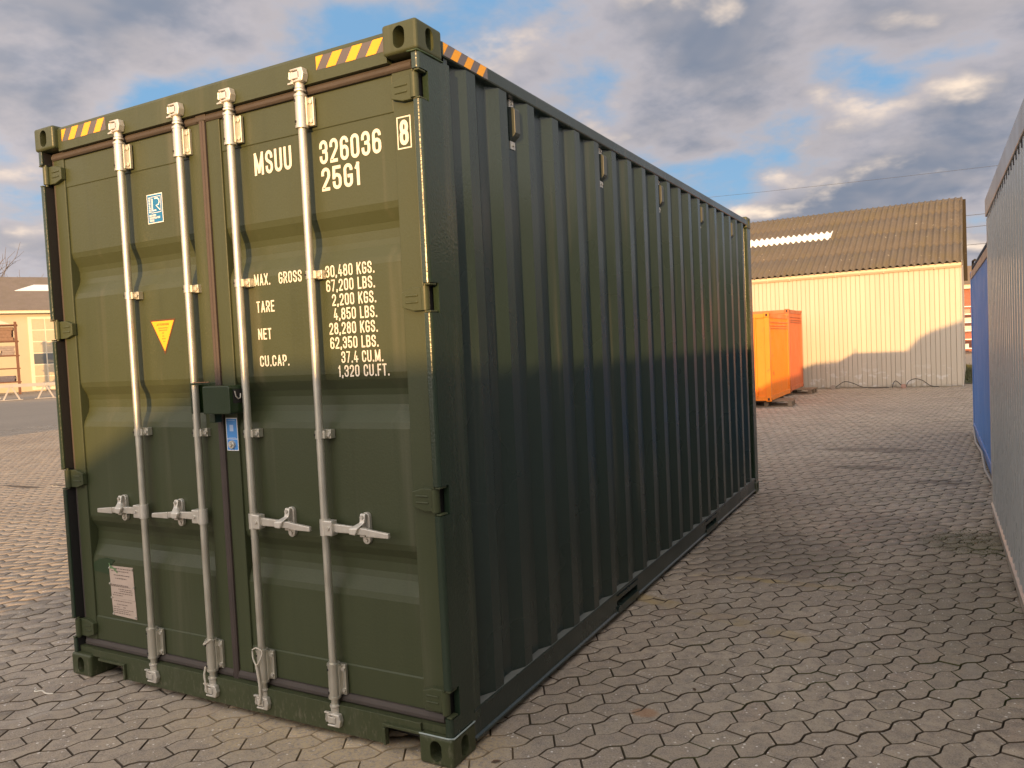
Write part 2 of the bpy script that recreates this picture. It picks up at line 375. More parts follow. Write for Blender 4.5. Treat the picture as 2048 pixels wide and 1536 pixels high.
def stone_mesh_data(kind):
    o = stone_outline(kind); cx = sum(p[0] for p in o) / len(o); cy = sum(p[1] for p in o) / len(o)
    o = [(p[0] - cx, p[1] - cy) for p in o]
    a = inset(o, .0025); b = inset(o, .0046)
    w = lambda p, z: (p[0] * E_T.x + p[1] * E_S.x, p[0] * E_T.y + p[1] * E_S.y, z)
    n = len(o); vs = [w(p, -.022) for p in a] + [w(p, -.003) for p in a] + [w(p, 0) for p in b]
    fs = [(i, (i + 1) % n, n + (i + 1) % n, n + i) for i in range(n)] + [(n + i, n + (i + 1) % n, 2 * n + (i + 1) % n, 2 * n + i) for i in range(n)] + [tuple(range(2 * n, 3 * n))]
    # orientation: make the top face point up
    p0, p1, p2 = (Vector(vs[k]) for k in (2 * n, 2 * n + 1, 2 * n + 2))
    ar = sum(vs[2 * n + i][0] * vs[2 * n + (i + 1) % n][1] - vs[2 * n + (i + 1) % n][0] * vs[2 * n + i][1] for i in range(n))
    if ar < 0: fs = [f[::-1] for f in fs]
    return vs, fs, (cx, cy)
def paver_material(name, source):
    m = Mat(name)
    if source == 'object':
        oi = m.n.new('ShaderNodeObjectInfo'); rnd = oi.outputs['Random']
    elif source == 'attr':
        at = m.n.new('ShaderNodeAttribute'); at.attribute_name = 'tone'; rnd = at.outputs['Fac']
    else: rnd = m.noise(3.0, 5)
    X, Y, Z = m.xyz()
    r2 = m.math('FRACT', m.math('MULTIPLY', rnd, 7.31)); r3 = m.math('FRACT', m.math('MULTIPLY', rnd, 23.7))
    c = m.mix(rnd, (0.335, 0.275, 0.200), (0.435, 0.358, 0.265))
    c = m.mix(m.math('MULTIPLY', m.math('GREATER_THAN', r2, .90), .35), c, (0.36, 0.31, 0.22))
    c = m.mix(m.math('MULTIPLY', m.math('LESS_THAN', r2, .05), .28), c, (0.30, 0.20, 0.15))
    big = m.noise(.55, 3, .55); c = m.mix(m.ramp(big, .35, .68, 0, .55), c, (0.21, 0.172, 0.13))
    c = m.mix(m.ramp(m.noise(16, 5, .7), .40, .66, 0, .75), c, (0.19, 0.16, 0.135))
    c = m.mix(m.ramp(m.noise(170, 1, .7), .35, .75, 0, .55), c, (0.46, 0.41, 0.35))
    c = m.mix(m.ramp(m.noise(110, 1, .7), .55, .8, 0, .6), c, (0.09, 0.075, 0.062))
    # small pale stones in the concrete
    vd = m.voro(42); gate = m.ramp(m.noise(2.5, 1), .40, .62); vc = m.n.new('ShaderNodeSeparateColor'); m.l.new(m.voro(42, out='Color'), vc.inputs[0])
    spot = m.math('MULTIPLY', m.math('LESS_THAN', vd, m.math('MULTIPLY', vc.outputs[1], .25)), m.math('GREATER_THAN', vc.outputs[0], .38))
    spot = m.math('MULTIPLY', spot, m.math('ADD', m.math('MULTIPLY', gate, .5), .5))
    c = m.mix(m.math('MULTIPLY', spot, .85), c, (0.80, 0.76, 0.70))
    # smears of paint and dirt
    c = m.mix(m.math('MULTIPLY', m.ramp(m.noise(2.2, 4, .62, m.mapv((1.6, .55, 1), (7, 3, 0))), .60, .70), .30), c, (0.40, 0.37, 0.33))
    nz9 = m.noise(9, 2); nz3 = m.noise(3.0, 4, .6); nz5 = nz3
    def band(ax, ay, bx, by, w):
        L = math.hypot(bx - ax, by - ay); nx, ny = -(by - ay) / L, (bx - ax) / L
        d = m.math('ADD', m.math('MULTIPLY', X, nx), m.math('MULTIPLY_ADD', Y, ny, -(ax * nx + ay * ny)))
        d = m.math('ADD', m.math('ABSOLUTE', d), m.math('MULTIPLY', m.math('SUBTRACT', nz9, .5), .06))
        return m.ramp(d, w * .5, w, 1, 0)
    for a in ((2.37, 2.28, 3.31, 1.95, .085), (2.54, 2.87, 3.14, 2.87, .06)):
        k = m.math('MULTIPLY', band(*a), m.ramp(nz5, .38, .66, .0, .62))
        k = m.math('MULTIPLY', k, m.math('MULTIPLY', m.ramp(X, 3.1, 4.1, 1, 0), m.ramp(X, -.2, .4, 0, 1)))
        c = m.mix(k, c, (0.42, 0.31, 0.12))
    def blob(x, y, rx, ry, jig=.5, ns=3.0):
        dx = m.math('DIVIDE', m.math('SUBTRACT', X, x), rx); dy = m.math('DIVIDE', m.math('SUBTRACT', Y, y), ry)
        d = m.math('SQRT', m.math('ADD', m.math('MULTIPLY', dx, dx), m.math('MULTIPLY', dy, dy)))
        d = m.math('ADD', d, m.math('MULTIPLY', m.math('SUBTRACT', nz3, .5), jig * 2.4)); return m.ramp(d, .55, 1.05, 1, 0)
    for x, y, rx, ry, a, col in ((3.80, 4.6, .55, .75, .30, (.06, .055, .05)), (3.42, 9.45, .8, .30, .45, (.05, .04, .035)), (3.4, 7.86, .6, .22, .45, (.05, .04, .035)), (4.2, 7.0, .35, .22, .45, (.05, .04, .035)),
                                 (-7.4, 3.95, .55, .08, .85, (.03, .028, .025)), (-6.9, 4.2, .4, .05, .8, (.03, .028, .025)), (2.96, .75, .07, .05, .5, (.34, .15, .05)), (3.0, 3.6, .7, .9, .3, (.07, .065, .06)),
                                 (4.40, 4.35, .45, .40, .50, (.085, .085, .035)), (4.25, 2.9, .5, 1.4, .15, (.085, .085, .035))):
        c = m.mix(m.math('MULTIPLY', blob(x, y, rx, ry), a), c, col)
    # spilled sand along the door sill
    sd = m.math('MULTIPLY', m.ramp(m.math('ADD', Y, m.math('MULTIPLY', m.math('SUBTRACT', nz3, .5), .5)), -.42, -.02, 0, 1), m.ramp(X, .7, 1.5, 0, 1))
    sd = m.math('MULTIPLY', sd, m.math('MULTIPLY', m.ramp(Y, .25, .4, 1, 0), m.ramp(X, 2.45, 2.7, 1, 0)))
    sd = m.math('MULTIPLY', sd, m.ramp(m.noise(60, 2, .7), .38, .58))
    c = m.mix(m.math('MULTIPLY', sd, .85), c, (0.46, 0.36, 0.22))
    wet = m.math('MULTIPLY', blob(3.75, 4.9, .8, 1.2), .25)
    m.set(Base_Color=c, Roughness=m.math('SUBTRACT', m.ramp(nz9, .3, .7, .72, .9), wet), Specular_IOR_Level=.4)
    m.bump(m.mix(.5, m.noise(190, 1, .65), m.noise(30, 2, .6)), .45, .006)
    return m.m
M_pv_obj = paver_material('paver_concrete', 'object'); M_pv_att = paver_material('paver_concrete_field', 'attr')
def joint_material():
    m = Mat('joint_soil'); X, Y, Z = m.xyz(); f = m.noise(8, 5)
    c = m.mix(f, (0.060, 0.045, 0.030), (0.115, 0.088, 0.058))
    c = m.mix(m.math('MULTIPLY', m.ramp(X, 1.2, 4.4), m.ramp(m.noise(1.6, 5), .48, .66)), c, (0.055, 0.062, 0.014))
    c = m.mix(m.ramp(X, .6, -1.5, 0, .7), c, (0.17, 0.135, 0.095))
    sd = m.math('MULTIPLY', m.ramp(Y, -.35, -.02), m.math('MULTIPLY', m.ramp(X, .7, 1.3), m.math('MULTIPLY', m.ramp(X, 2.45, 2.7, 1, 0), m.ramp(Y, .25, .4, 1, 0)))); c = m.mix(m.math('MULTIPLY', sd, .7), c, (0.40, 0.31, 0.19))
    m.set(Base_Color=c, Roughness=.95); m.bump(m.noise(150, 4), .5, .006); return m.m
def far_ground():
    m = Mat('far_paving'); v = m.mapv((1, 1, 1), (0, 0, 0), (0, 0, -R(54.3)))
    w = m.n.new('ShaderNodeTexWave'); w.wave_type = 'BANDS'; w.bands_direction = 'Y'; w.inputs['Scale'].default_value = 1.0 / PS / 6.283 * 3.14; w.inputs['Distortion'].default_value = 1.2; m.l.new(v, w.inputs['Vector'])
    c = m.mix(m.noise(.35, 5), (0.25, 0.205, 0.155), (0.34, 0.28, 0.21)); c = m.mix(m.ramp(w.outputs['Fac'], .0, .25, .35, 0), c, (0.10, 0.085, 0.07))
    c = m.mix(m.ramp(m.noise(14, 4), .4, .7, 0, .4), c, (0.14, 0.12, 0.105))
    m.set(Base_Color=c, Roughness=.85); return m.m
g = MB(); g.add([(-900, -900, -.018), (900, -900, -.018), (900, 900, -.018), (-900, 900, -.018)], [(0, 1, 2, 3)])
ground = part('ground', g, far_ground(), None, kind='structure')
g = MB(); g.add([(-20, -5, -.014), (4.9, -5, -.014), (4.9, 11.9, -.014), (7.0, 11.9, -.014), (7.0, 23.05, -.014), (-14, 23.05, -.014), (-20, 14, -.014)], [(0, 1, 2, 3, 4, 5, 6)])
M_joint = joint_material(); pavement = part('pavement', g, M_joint, None, kind='structure')
SM = [stone_mesh_data(0), stone_mesh_data(1)]
def camxy(x, y):
    dx, dy, dz = x - CAM[0], y - CAM[1], -CAM[2]
    q = [r[0] * dx + r[1] * dy + r[2] * dz for r in CR]; return q
def hidden(x, y):
    # line of sight from the camera crosses the container footprint
    for t in np.linspace(0.02, .98, 25):
        a = CAM[0] + (x - CAM[0]) * t; b = CAM[1] + (y - CAM[1]) * t; z = CAM[2] * (1 - t)
        if 0 < a < 2.438 and 0 < b < 6.058 and z < 2.9: return True
    return False
stones = []
for k in range(-330, 330):
    kind = 0 if k % 2 else 1
    vs, fs, (cx, cy) = SM[kind]
    for j in range(-180, 190):
        t = cx + j * PT; s = cy + k * PS; x = ORG.x + E_T.x * t + E_S.x * s; y = ORG.y + E_T.y * t + E_S.y * s
        if not (-19.8 < x < 6.9 and -4.8 < y < 22.9): continue
        if x > 4.8 and y < 12: continue
        if x < -13.8 and y > 13.8 + (x + 20) * 1.4: continue
        if .25 < x < 2.2 and .35 < y < 5.8: continue
        q = camxy(x, y)
        ang = math.degrees(math.atan2(q[0], q[2]))
        near = math.hypot(x - CAM[0], y - CAM[1])
        if near > 3.4 and (q[2] < 0 or abs(ang) > 44): continue
        if near < 3.4 and y < -3.4: continue
        stones.append((x, y, kind, q, near))
def vis(s):
    q = s[3]
    if q[2] < .3: return False
    u = 1564.26 * q[0] / q[2]; v = -1564.26 * q[1] / q[2]
    return -1030 < u < 1030 and -768 < v < 790
cand = sorted([i for i, s in enumerate(stones) if s[4] < 8 and vis(s) and s[0] < 4.5 and not hidden(s[0], s[1])], key=lambda i: stones[i][4])[:300]
sel = set(cand)
pm = []
for kind in (0, 1):
    b = MB(); b.add(SM[kind][0], SM[kind][1]); me = b.mesh('paver', [M_pv_obj, M_joint]); me.polygons.foreach_set('material_index', [1] * (len(SM[kind][1]) - 1) + [0]); pm.append(me)
for i in cand:
    x, y, kind, q, near = stones[i]
    link('paver', pm[kind], pavement, (x, y, random.uniform(-.0028, .0016)), (random.gauss(0, .005), random.gauss(0, .005), random.gauss(0, .005)))
def field():
    A = [np.array(SM[k][0]) for k in (0, 1)]; V = []; F = []; T = []; MI = []; off = 0
    loops = []; starts = []; tot = []; ls = 0
    for i, (x, y, kind, q, near) in enumerate(stones):
        if i in sel: continue
        a = A[kind].copy(); tx, ty = rng.normal(0, .005, 2)
        a[:, 2] += a[:, 0] * tx + a[:, 1] * ty + rng.uniform(-.0028, .0016); a[:, 0] += x; a[:, 1] += y; V.append(a)
        r = rng.random()
        for f in SM[kind][1]:
            loops.extend([v + off for v in f]); starts.append(ls); tot.append(len(f)); ls += len(f); T.append(r); MI.append(1 if len(f) == 4 else 0)
        off += len(a)
    V = np.concatenate(V).astype(np.float32)
    m = bpy.data.meshes.new('paver_field'); m.vertices.add(len(V)); m.vertices.foreach_set('co', V.ravel())
    m.loops.add(ls); m.loops.foreach_set('vertex_index', np.array(loops, dtype=np.int32))
    m.polygons.add(len(starts)); m.polygons.foreach_set('loop_start', np.array(starts, dtype=np.int32)); m.polygons.foreach_set('loop_total', np.array(tot, dtype=np.int32))
    at = m.attributes.new('tone', 'FLOAT', 'FACE'); at.data.foreach_set('value', np.array(T, dtype=np.float32))
    m.materials.append(M_pv_att); m.materials.append(M_joint); m.polygons.foreach_set('material_index', np.array(MI, dtype=np.int32)); m.update(calc_edges=True); m.validate()
    link('paver_field', m, pavement, kind='stuff')
field()
print('stones', len(stones))
# ================================================================ GREEN CONTAINER
M_dust = plain('dusty_paint', (0.15, 0.16, 0.145), .7, var=.35, scale=8)
CW, CH, CL = 2.438, 2.896, 6.058
def plate_hole(mb, O, U, V, lu, lv, hw, hh, inn, depth, n=28):
    O, U, V, inn = Vector(O), Vector(U), Vector(V), Vector(inn); cu, cv = lu / 2, lv / 2
    outer, hole = [], []
    angs = sorted([2 * math.pi * i / n for i in range(n)] + [math.atan2(sv * cv, su * cu) % (2 * math.pi) for su in (-1, 1) for sv in (-1, 1)])
    for a in angs:
        c, s = math.cos(a), math.sin(a); k = min(cu / abs(c) if abs(c) > 1e-6 else 9, cv / abs(s) if abs(s) > 1e-6 else 9)
        outer.append(O + U * (cu + c * k) + V * (cv + s * k))
        r = hw / 2; st = hh / 2 - r; hx = r * c; hy = r * s + (st if s > 1e-6 else (-st if s < -1e-6 else 0))
        hole.append(O + U * (cu + hx) + V * (cv + hy))
    m = len(angs); deep = [h + inn * depth for h in hole]
    q = [(i, (i + 1) % m, m + (i + 1) % m, m + i) for i in range(m)] + [(m + i, m + (i + 1) % m, 2 * m + (i + 1) % m, 2 * m + i) for i in range(m)]
    # facing outwards
    if U.cross(V).dot(inn) > 0: q = [f[::-1] for f in q]
    mb.add(outer + hole + deep, q)
def rounded_box(x0, x1, y0, y1, z0, z1, r, seg):
    import bmesh
    b = bmesh.new(); bmesh.ops.create_cube(b, size=1.0, matrix=Matrix.Translation(((x0 + x1) / 2, (y0 + y1) / 2, (z0 + z1) / 2)) @ Matrix.Diagonal((x1 - x0, y1 - y0, z1 - z0, 1)))
    bmesh.ops.bevel(b, geom=b.edges[:], offset=r, segments=seg, affect='EDGES', profile=.5, clamp_overlap=True); return b
def oval_prism(mb, c, U, V, n, w, h, depth):
    c, U, V, n = Vector(c), Vector(U), Vector(V), Vector(n); r = w / 2; st = h / 2 - r; pts = []
    for k in range(13): a = math.pi * k / 12; pts.append(U * (r * math.cos(a)) + V * (st + r * math.sin(a)))
    for k in range(13): a = math.pi + math.pi * k / 12; pts.append(U * (r * math.cos(a)) + V * (-st + r * math.sin(a)))
    m = len(pts); a = [c - n * .02 + p for p in pts]; b = [c + n * depth + p for p in pts]
    q = [(i, (i + 1) % m, m + (i + 1) % m, m + i) for i in range(m)] + [tuple(range(m))[::-1], tuple(range(m, 2 * m))]
    if U.cross(V).dot(n) < 0: q = [f[::-1] for f in q]
    mb.add(a + b, q)
def casting(name, x0, x1, y0, y1, z0, z1, xo, yo, mat, parent):
    """cast steel corner: rounded block with an oval aperture in each outer face"""
    me = bpy.data.meshes.new(name); b = rounded_box(x0, x1, y0, y1, z0, z1, .013, 4); b.to_mesh(me); b.free()
    base = bpy.data.objects.new('tmp', me); COL.objects.link(base); cuts = []
    xm, ym, zm = (x0 + x1) / 2, (y0 + y1) / 2, (z0 + z1) / 2
    for cc, U, n in (((xm, y0 if yo < 0 else y1, zm), (1, 0, 0), (0, -yo, 0)), ((x0 if xo < 0 else x1, ym, zm), (0, 1, 0), (-xo, 0, 0))):
        m = MB(); oval_prism(m, cc, U, (0, 0, 1), n, .054, .084, .075); o = bpy.data.objects.new('tmp_cut', m.mesh('tmp_cut', mat)); COL.objects.link(o); cuts.append(o)
        bo = base.modifiers.new('cut', 'BOOLEAN'); bo.operation = 'DIFFERENCE'; bo.object = o; bo.solver = 'EXACT'
    dg = bpy.context.evaluated_depsgraph_get(); dg.update()
    out = bpy.data.meshes.new_from_object(base.evaluated_get(dg)); out.name = name; out.materials.clear(); out.materials.append(mat)
    for o in cuts + [base]: bpy.data.objects.remove(o)
    return link(name, out, parent)
box = thing('shipping_container', (CW / 2, CL / 2, 0), 'large dark green high-cube shipping container with closed doors and silver locking rods', 'container')
G = M_green
# corner castings
for xo, (xa, xb) in ((-1, (0, .162)), (1, (CW - .162, CW))):
    for yo, (ya, yb) in ((-1, (0, .178)), (1, (CL - .178, CL))):
        for z0, z1 in ((0, .118), (CH - .118, CH)):
            casting('corner_casting', xa, xb, ya, yb, z0, z1, xo, yo, M_green, box)
# corner posts: folded profile with a rounded outer lip, door recess behind it
def fold(pts, thick=.006):
    return pts
def post_front(side):
    # outline of the front post in plan (x measured inwards from the outer face)
    r = .016; pr = []
    lip = [(.004 + r - r * math.cos(R(a)), .010 + r - r * math.sin(R(a))) for a in range(0, 91, 15)]     # rounded outer front edge
    pts = [(.004, .227)] + lip + [(.034, .010), (.038, .014), (.038, .112), (.160, .112), (.160, .120), (.045, .125), (.045, .227)]
    if side > 0: pl = [(CW - x, y) for x, y in pts]
    else: pl = [(x, y) for x, y in pts]
    ar = sum(pl[i][0] * pl[(i + 1) % len(pl)][1] - pl[(i + 1) % len(pl)][0] * pl[i][1] for i in range(len(pl)))
    if ar < 0: pl = pl[::-1]
    cut = [(x if side < 0 else CW - x, y) for x, y in [(.004, .227), (.004, .072), (.030, .072), (.030, .112), (.160, .112), (.160, .120), (.045, .125), (.045, .227)]]
    if sum(cut[i][0] * cut[(i + 1) % len(cut)][1] - cut[(i + 1) % len(cut)][0] * cut[i][1] for i in range(len(cut))) < 0: cut = cut[::-1]
    mb = MB(); z = .118
    for hz in (.250, 1.055, 1.845, 2.655): mb.prism(pl, 'z', z, hz - .058); mb.prism(cut, 'z', hz - .058, hz + .058); z = hz + .058
    mb.prism(pl, 'z', z, CH - .118); return mb
for sd in (-1, 1):
    o = part('corner_post', post_front(sd), M_green_gloss, box)
    xa, xb = (0.004, .12) if sd < 0 else (CW - .12, CW - .004)
    mb = MB(); mb.box(xa, xb, CL - .16, CL - .006, .118, CH - .118); part('corner_post', mb, M_green_gloss, box, bevel=.008)
for sd in (-1, 1):
    fx = lambda x: x if sd < 0 else CW - x
    m = MB(); m.add([(fx(.0385), .020, .12), (fx(.0385), .1115, .12), (fx(.0385), .1115, CH - .12), (fx(.0385), .020, CH - .12), (fx(.150), .1115, .12), (fx(.150), .1115, CH - .12)], [(0, 1, 2, 3), (1, 4, 5, 2)]); part('recess_shade_paint', m, M_hole, box)  # black faces added in the post recess, painting its shade
# weld beads where the castings meet the post
mb = MB(); mb.tube([(CW - .16, .004, .1185), (CW - .02, .003, .119), (CW + .0008, .012, .119), (CW + .0008, .17, .121)], .0035, 6)
part('weld_bead', mb, plain('raw_weld', (0.30, 0.36, 0.34), .5, var=.3, scale=30), box)
mb = MB(); mb.tube([(CW - .05, .006, CH - .119), (CW - .006, .006, CH - .119), (CW - .002, .06, CH - .119), (CW - .002, .178, CH - .119)], .004, 6); part('weld_bead', mb, M_green_dark, box)
# front header and sill
mb = MB(); mb.prism([(.028, CH - .131), (.028, CH - .024), (.034, CH - .012), (.10, CH - .012), (.10, CH - .131)][::-1], 'x', .162, CW - .162)
part('door_header', mb, G, box)
mb = MB(); mb.box(.045, CW - .045, .075, .13, CH - .155, CH - .131); part('header_rebate', mb, G, box)
mb = MB()
def sill_poly():
    return [(.162, .112), (.162, .150), (CW - .162, .150), (CW - .162, .112), (2.285, .112), (2.285, .108), (2.105, .108), (2.105, .028), (.425, .028), (.425, .100), (.235, .100), (.235, .112)]
mb.prism(sill_poly()[::-1], 'y', .018, .030); part('door_sill', mb, G, box, bevel=.002)
mb = MB(); mb.box(.04, CW - .04, .030, .12, .120, .150); part('sill_step', mb, G, box)
for x0, x1 in ((.235, .425), (2.105, 2.285)):
    mb = MB(); mb.box(x0 - .012, x1 + .012, .004, .018, .101 if x0 < 1 else .109, .113 if x0 < 1 else .121); mb.box(x0 - .012 if x0 > 1 else x1, x0 if x0 > 1 else x1 + .012, .004, .018, .03, .101); part('pocket_flange', mb, G, box, bevel=.002)
mb = MB(); mb.box(.15, CW - .15, .12, .14, .03, .118); part('sill_back', mb, M_hole, box)
# roof and rails
mb = MB(); pr = []
y = .10
while y < CL - .12: pr += [(y, CH - .040), (y + .10, CH - .040), (y + .118, CH - .028), (y + .19, CH - .028)]; y += .209
mb.sheet(pr, 'x', .04, CW - .04)
for i in range(len(mb.f)): mb.f[i] = mb.f[i][::-1]
part('roof_panel', mb, G, box)
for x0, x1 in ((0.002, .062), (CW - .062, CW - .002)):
    mb = MB(); mb.box(x0, x1, .178, CL - .178, CH - .094, CH - .032); part('top_side_rail', mb, M_green_side_shade, box, bevel=.008)
mb = MB(); mb.box(.162, CW - .162, CL - .08, CL - .004, CH - .118, CH - .03); part('rear_top_rail', mb, G, box, bevel=.006)
mb = MB(); mb.box(.162, CW - .162, CL - .10, CL - .004, .03, .15); part('rear_bottom_rail', mb, G, box, bevel=.006)
pock = [(1.825, 2.185), (3.875, 4.235)]
for sx in (-1, 1):
    f = lambda x: CW - x if sx > 0 else x
    segs = [(.178, 1.825), (2.185, 3.875), (4.235, CL - .178)]
    def rail(ya, yb, z0):
        m = MB(); pl = [(f(.004), .165), (f(.002), .158), (f(.002), .152), (f(.010), .148), (f(.010), .050 if z0 < .1 else z0), (f(.0), .044 if z0 < .1 else z0 - .001), (f(.0), z0 if z0 < .1 else z0 - .004), (f(.06), z0 - .004), (f(.06), .165)]
        if sx > 0: pl = pl[::-1]
        ar = sum(pl[i][0] * pl[(i + 1) % len(pl)][1] - pl[(i + 1) % len(pl)][0] * pl[i][1] for i in range(len(pl)))
        m.prism(pl if ar < 0 else pl[::-1], 'y', ya, yb)
        m.f = [q[::-1] for q in m.f] if False else m.f
        return m
    mm = MB()
    for ya, yb in segs:
        r_ = rail(ya, yb, .034); mm.add(r_.v, r_.f)
    for ya, yb in pock:
        r_ = rail(ya, yb, .142); mm.add(r_.v, r_.f)
    for ya, yb in pock: mm.box(min(f(.0), f(.06)), max(f(.0), f(.06)), ya, yb, .030, .070); mm.box(min(f(.011), f(.05)), max(f(.011), f(.05)), ya, yb, .105, .139)
    part('bottom_side_rail', mm, M_green_side_shade, box)
    for ya, yb in pock:
        m = MB(); m.box(f(.07) if sx > 0 else .062, f(.062) if sx > 0 else .07, ya, yb, .03, .14); part('forklift_pocket', m, M_hole, box)
    m = MB(); m.add([(f(.005), .179, .1658), (f(.005), CL - .179, .1658), (f(.050), CL - .179, .1658), (f(.050), .179, .1658)], [(0, 1, 2, 3)] if sx > 0 else [(3, 2, 1, 0)]); part('dusty_rail_top', m, M_dust, box)
# corrugated sides
def corr_side(f, outer=.008, dep=.036, y0=.20, y1=CL - .14):
    ys = [(y0, outer + dep)]; y = .297
    pts = [(y0, outer + .004), (.226, outer + .004), (.2262, outer + dep)]
    k = 0
    while True:
        b = .296 + .278 * k
        if b + .14 > y1: break
        pts += [(b, outer + dep), (b + .068, outer), (b + .140, outer), (b + .208, outer + dep)]; k += 1
    pts.append((y1, outer + dep)); return [(f(d), y) for y, d in pts]
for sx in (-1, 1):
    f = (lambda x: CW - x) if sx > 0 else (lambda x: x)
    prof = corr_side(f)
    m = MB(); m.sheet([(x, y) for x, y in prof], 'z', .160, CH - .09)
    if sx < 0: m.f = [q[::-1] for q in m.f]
    part('side_panel', m, M_green_side_shade, box)
# rear wall
m = MB(); pts = []
x = .12
while x < CW - .2: pts += [(x, CL - .06), (x + .10, CL - .06), (x + .14, CL - .02), (x + .24, CL - .02), (x + .28, CL - .06)]; x += .281
m.sheet(pts + [(CW - .12, CL - .06)], 'z', .15, CH - .1); m.f = [q[::-1] for q in m.f]; part('rear_wall', m, G, box)
m = MB(); m.box(.06, CW - .06, .10, CL - .1, .10, .14); part('floor', m, plain('plywood_floor', (.20, .12, .06), .7), box)
# ventilators
for i in range(5):
    yc = .296 + .278 * (2 + 4 * i) - .034 - .001; yc = .296 + .208 + .035 + .278 * (1 + 4 * i)
    v = MB(); xs = CW - .044
    v.prism([(xs, 2.605), (xs, 2.765), (xs + .030, 2.755), (xs + .034, 2.745), (xs + .034, 2.640), (xs + .026, 2.628)], 'y', yc - .026, yc + .026)
    o = part('ventilator', v, M_vent, box, bevel=.003)
    for zz in (2.782, 2.588):
        b = MB(); b.box(xs, xs + .004, yc - .022, yc + .022, zz - .018, zz + .018); b.cyl((xs, yc, zz), (xs + .012, yc, zz), .007, n=6); part('fixing_lug', b, M_zinc, o)
# markings on the header and top rail
def hazard(parent, frame, L, H, dark, right_tri=True, n=4):
    m = MB(); m.add([frame(0, 0), frame(L, 0), frame(L, H), frame(0, H)], [(0, 1, 2, 3)]); d = part('hazard_tape', m, dark, parent)
    y = MB(); w = L / 6.9; sl = w * .75
    def quad(a): # slanted stripe: lower-left a, upper-left a+sl
        pts = [(a, 0), (a + w, 0), (a + w + sl, H), (a + sl, H)]
        out = []
        def clip(P, test, inter):
            res = []
            for i in range(len(P)):
                p, q = P[i], P[(i + 1) % len(P)]
                if test(p): res.append(p)
                if test(p) != test(q): res.append(inter(p, q))
            return res
        for lim, sg in ((0, 1), (L, -1)):
            pts = clip(pts, lambda p: (p[0] - lim) * sg >= -1e-9, lambda p, q: (lim, p[1] + (q[1] - p[1]) * (lim - p[0]) / (q[0] - p[0])))
            if not pts: return
        y.add([frame(u, v, 1) for u, v in pts], [tuple(range(len(pts)))])
    for k in range(-1, 5): quad(-w + k * (L + w * .35) / 3.55 * .98)
    part('yellow_stripe', y, M_yellow, d)
hazard(box, lambda u, v, k=0: (.196 + u, .0272 - k * .0006, CH - .088 + v), .358, .060, M_tapegrey)
hazard(box, lambda u, v, k=0: (1.920 + u, .0272 - k * .0006, CH - .086 + v), .352, .055, M_tapegrey)
hazard(box, lambda u, v, k=0: (CW - .0012 + k * .0006, .186 + u, CH - .088 + v), .35, .050, plain('tape_grey_shade', (0.14, 0.13, 0.14), .45))

# ---------------------------------------------------------------- doors
YF, YP, DEP = .056, .066, .038
CORR = [(2.230, 2.157, 2.092, 2.018), (1.550, 1.484, 1.416, 1.345), (.842, .782, .712, .631)]
def door_panel(x0, x1):
    prof = [(YP, 2.735)]
    pf = [(YP, .17)]
    for a, b, c, d in CORR[::-1]: pf += [(YP, d), (YP + DEP, c), (YP + DEP, b), (YP, a)]
    pf.append((YP, 2.74)); m = MB()
    # soft folds: add a small chamfer at each fold
    q = [pf[0]]
    for i in range(1, len(pf) - 1):
        p = Vector(pf[i]); a = (Vector(pf[i - 1]) - p).normalized() * .014; b = (Vector(pf[i + 1]) - p).normalized() * .014
        q += [tuple(p + a), tuple(p + b)]
    q.append(pf[-1]); m.sheet(q, 'x', x0, x1); m.f = [f_[::-1] for f_ in m.f]; return m
LETTERS = [('MSUU', 1.487, 2.452, .100, 1.708), ('326036', 1.866, 2.444, .098, 2.190), ('25G1', 1.869, 2.332, .096, 2.076)]
WEIGHTS = [('MAX.', 1.444, 1.969, .053, 1.540), ('GROSS', 1.592, 1.968, .052, 1.727), ('TARE', 1.448, 1.849, .052, 1.557), ('NET', 1.448, 1.728, .051, 1.529), ('CU.CAP.', 1.449, 1.607, .050, 1.626),
           ('30,480 KGS.', 1.861, 1.971, .051, 2.121), ('67,200 LBS.', 1.861, 1.911, .051, 2.120), ('2,200 KGS.', 1.889, 1.850, .051, 2.122), ('4,850 LBS.', 1.893, 1.790, .051, 2.123),
           ('28,280 KGS.', 1.865, 1.730, .051, 2.122), ('62,350 LBS.', 1.866, 1.669, .051, 2.122), ('37.4 CU.M.', 1.922, 1.608, .050, 2.142), ('1,320 CU.FT.', 1.902, 1.549, .051, 2.170)]
def adj(x, z): return x + .014 * (4.125 - x) / 2.55, z + .014 * (1.629 - z) / 2.55
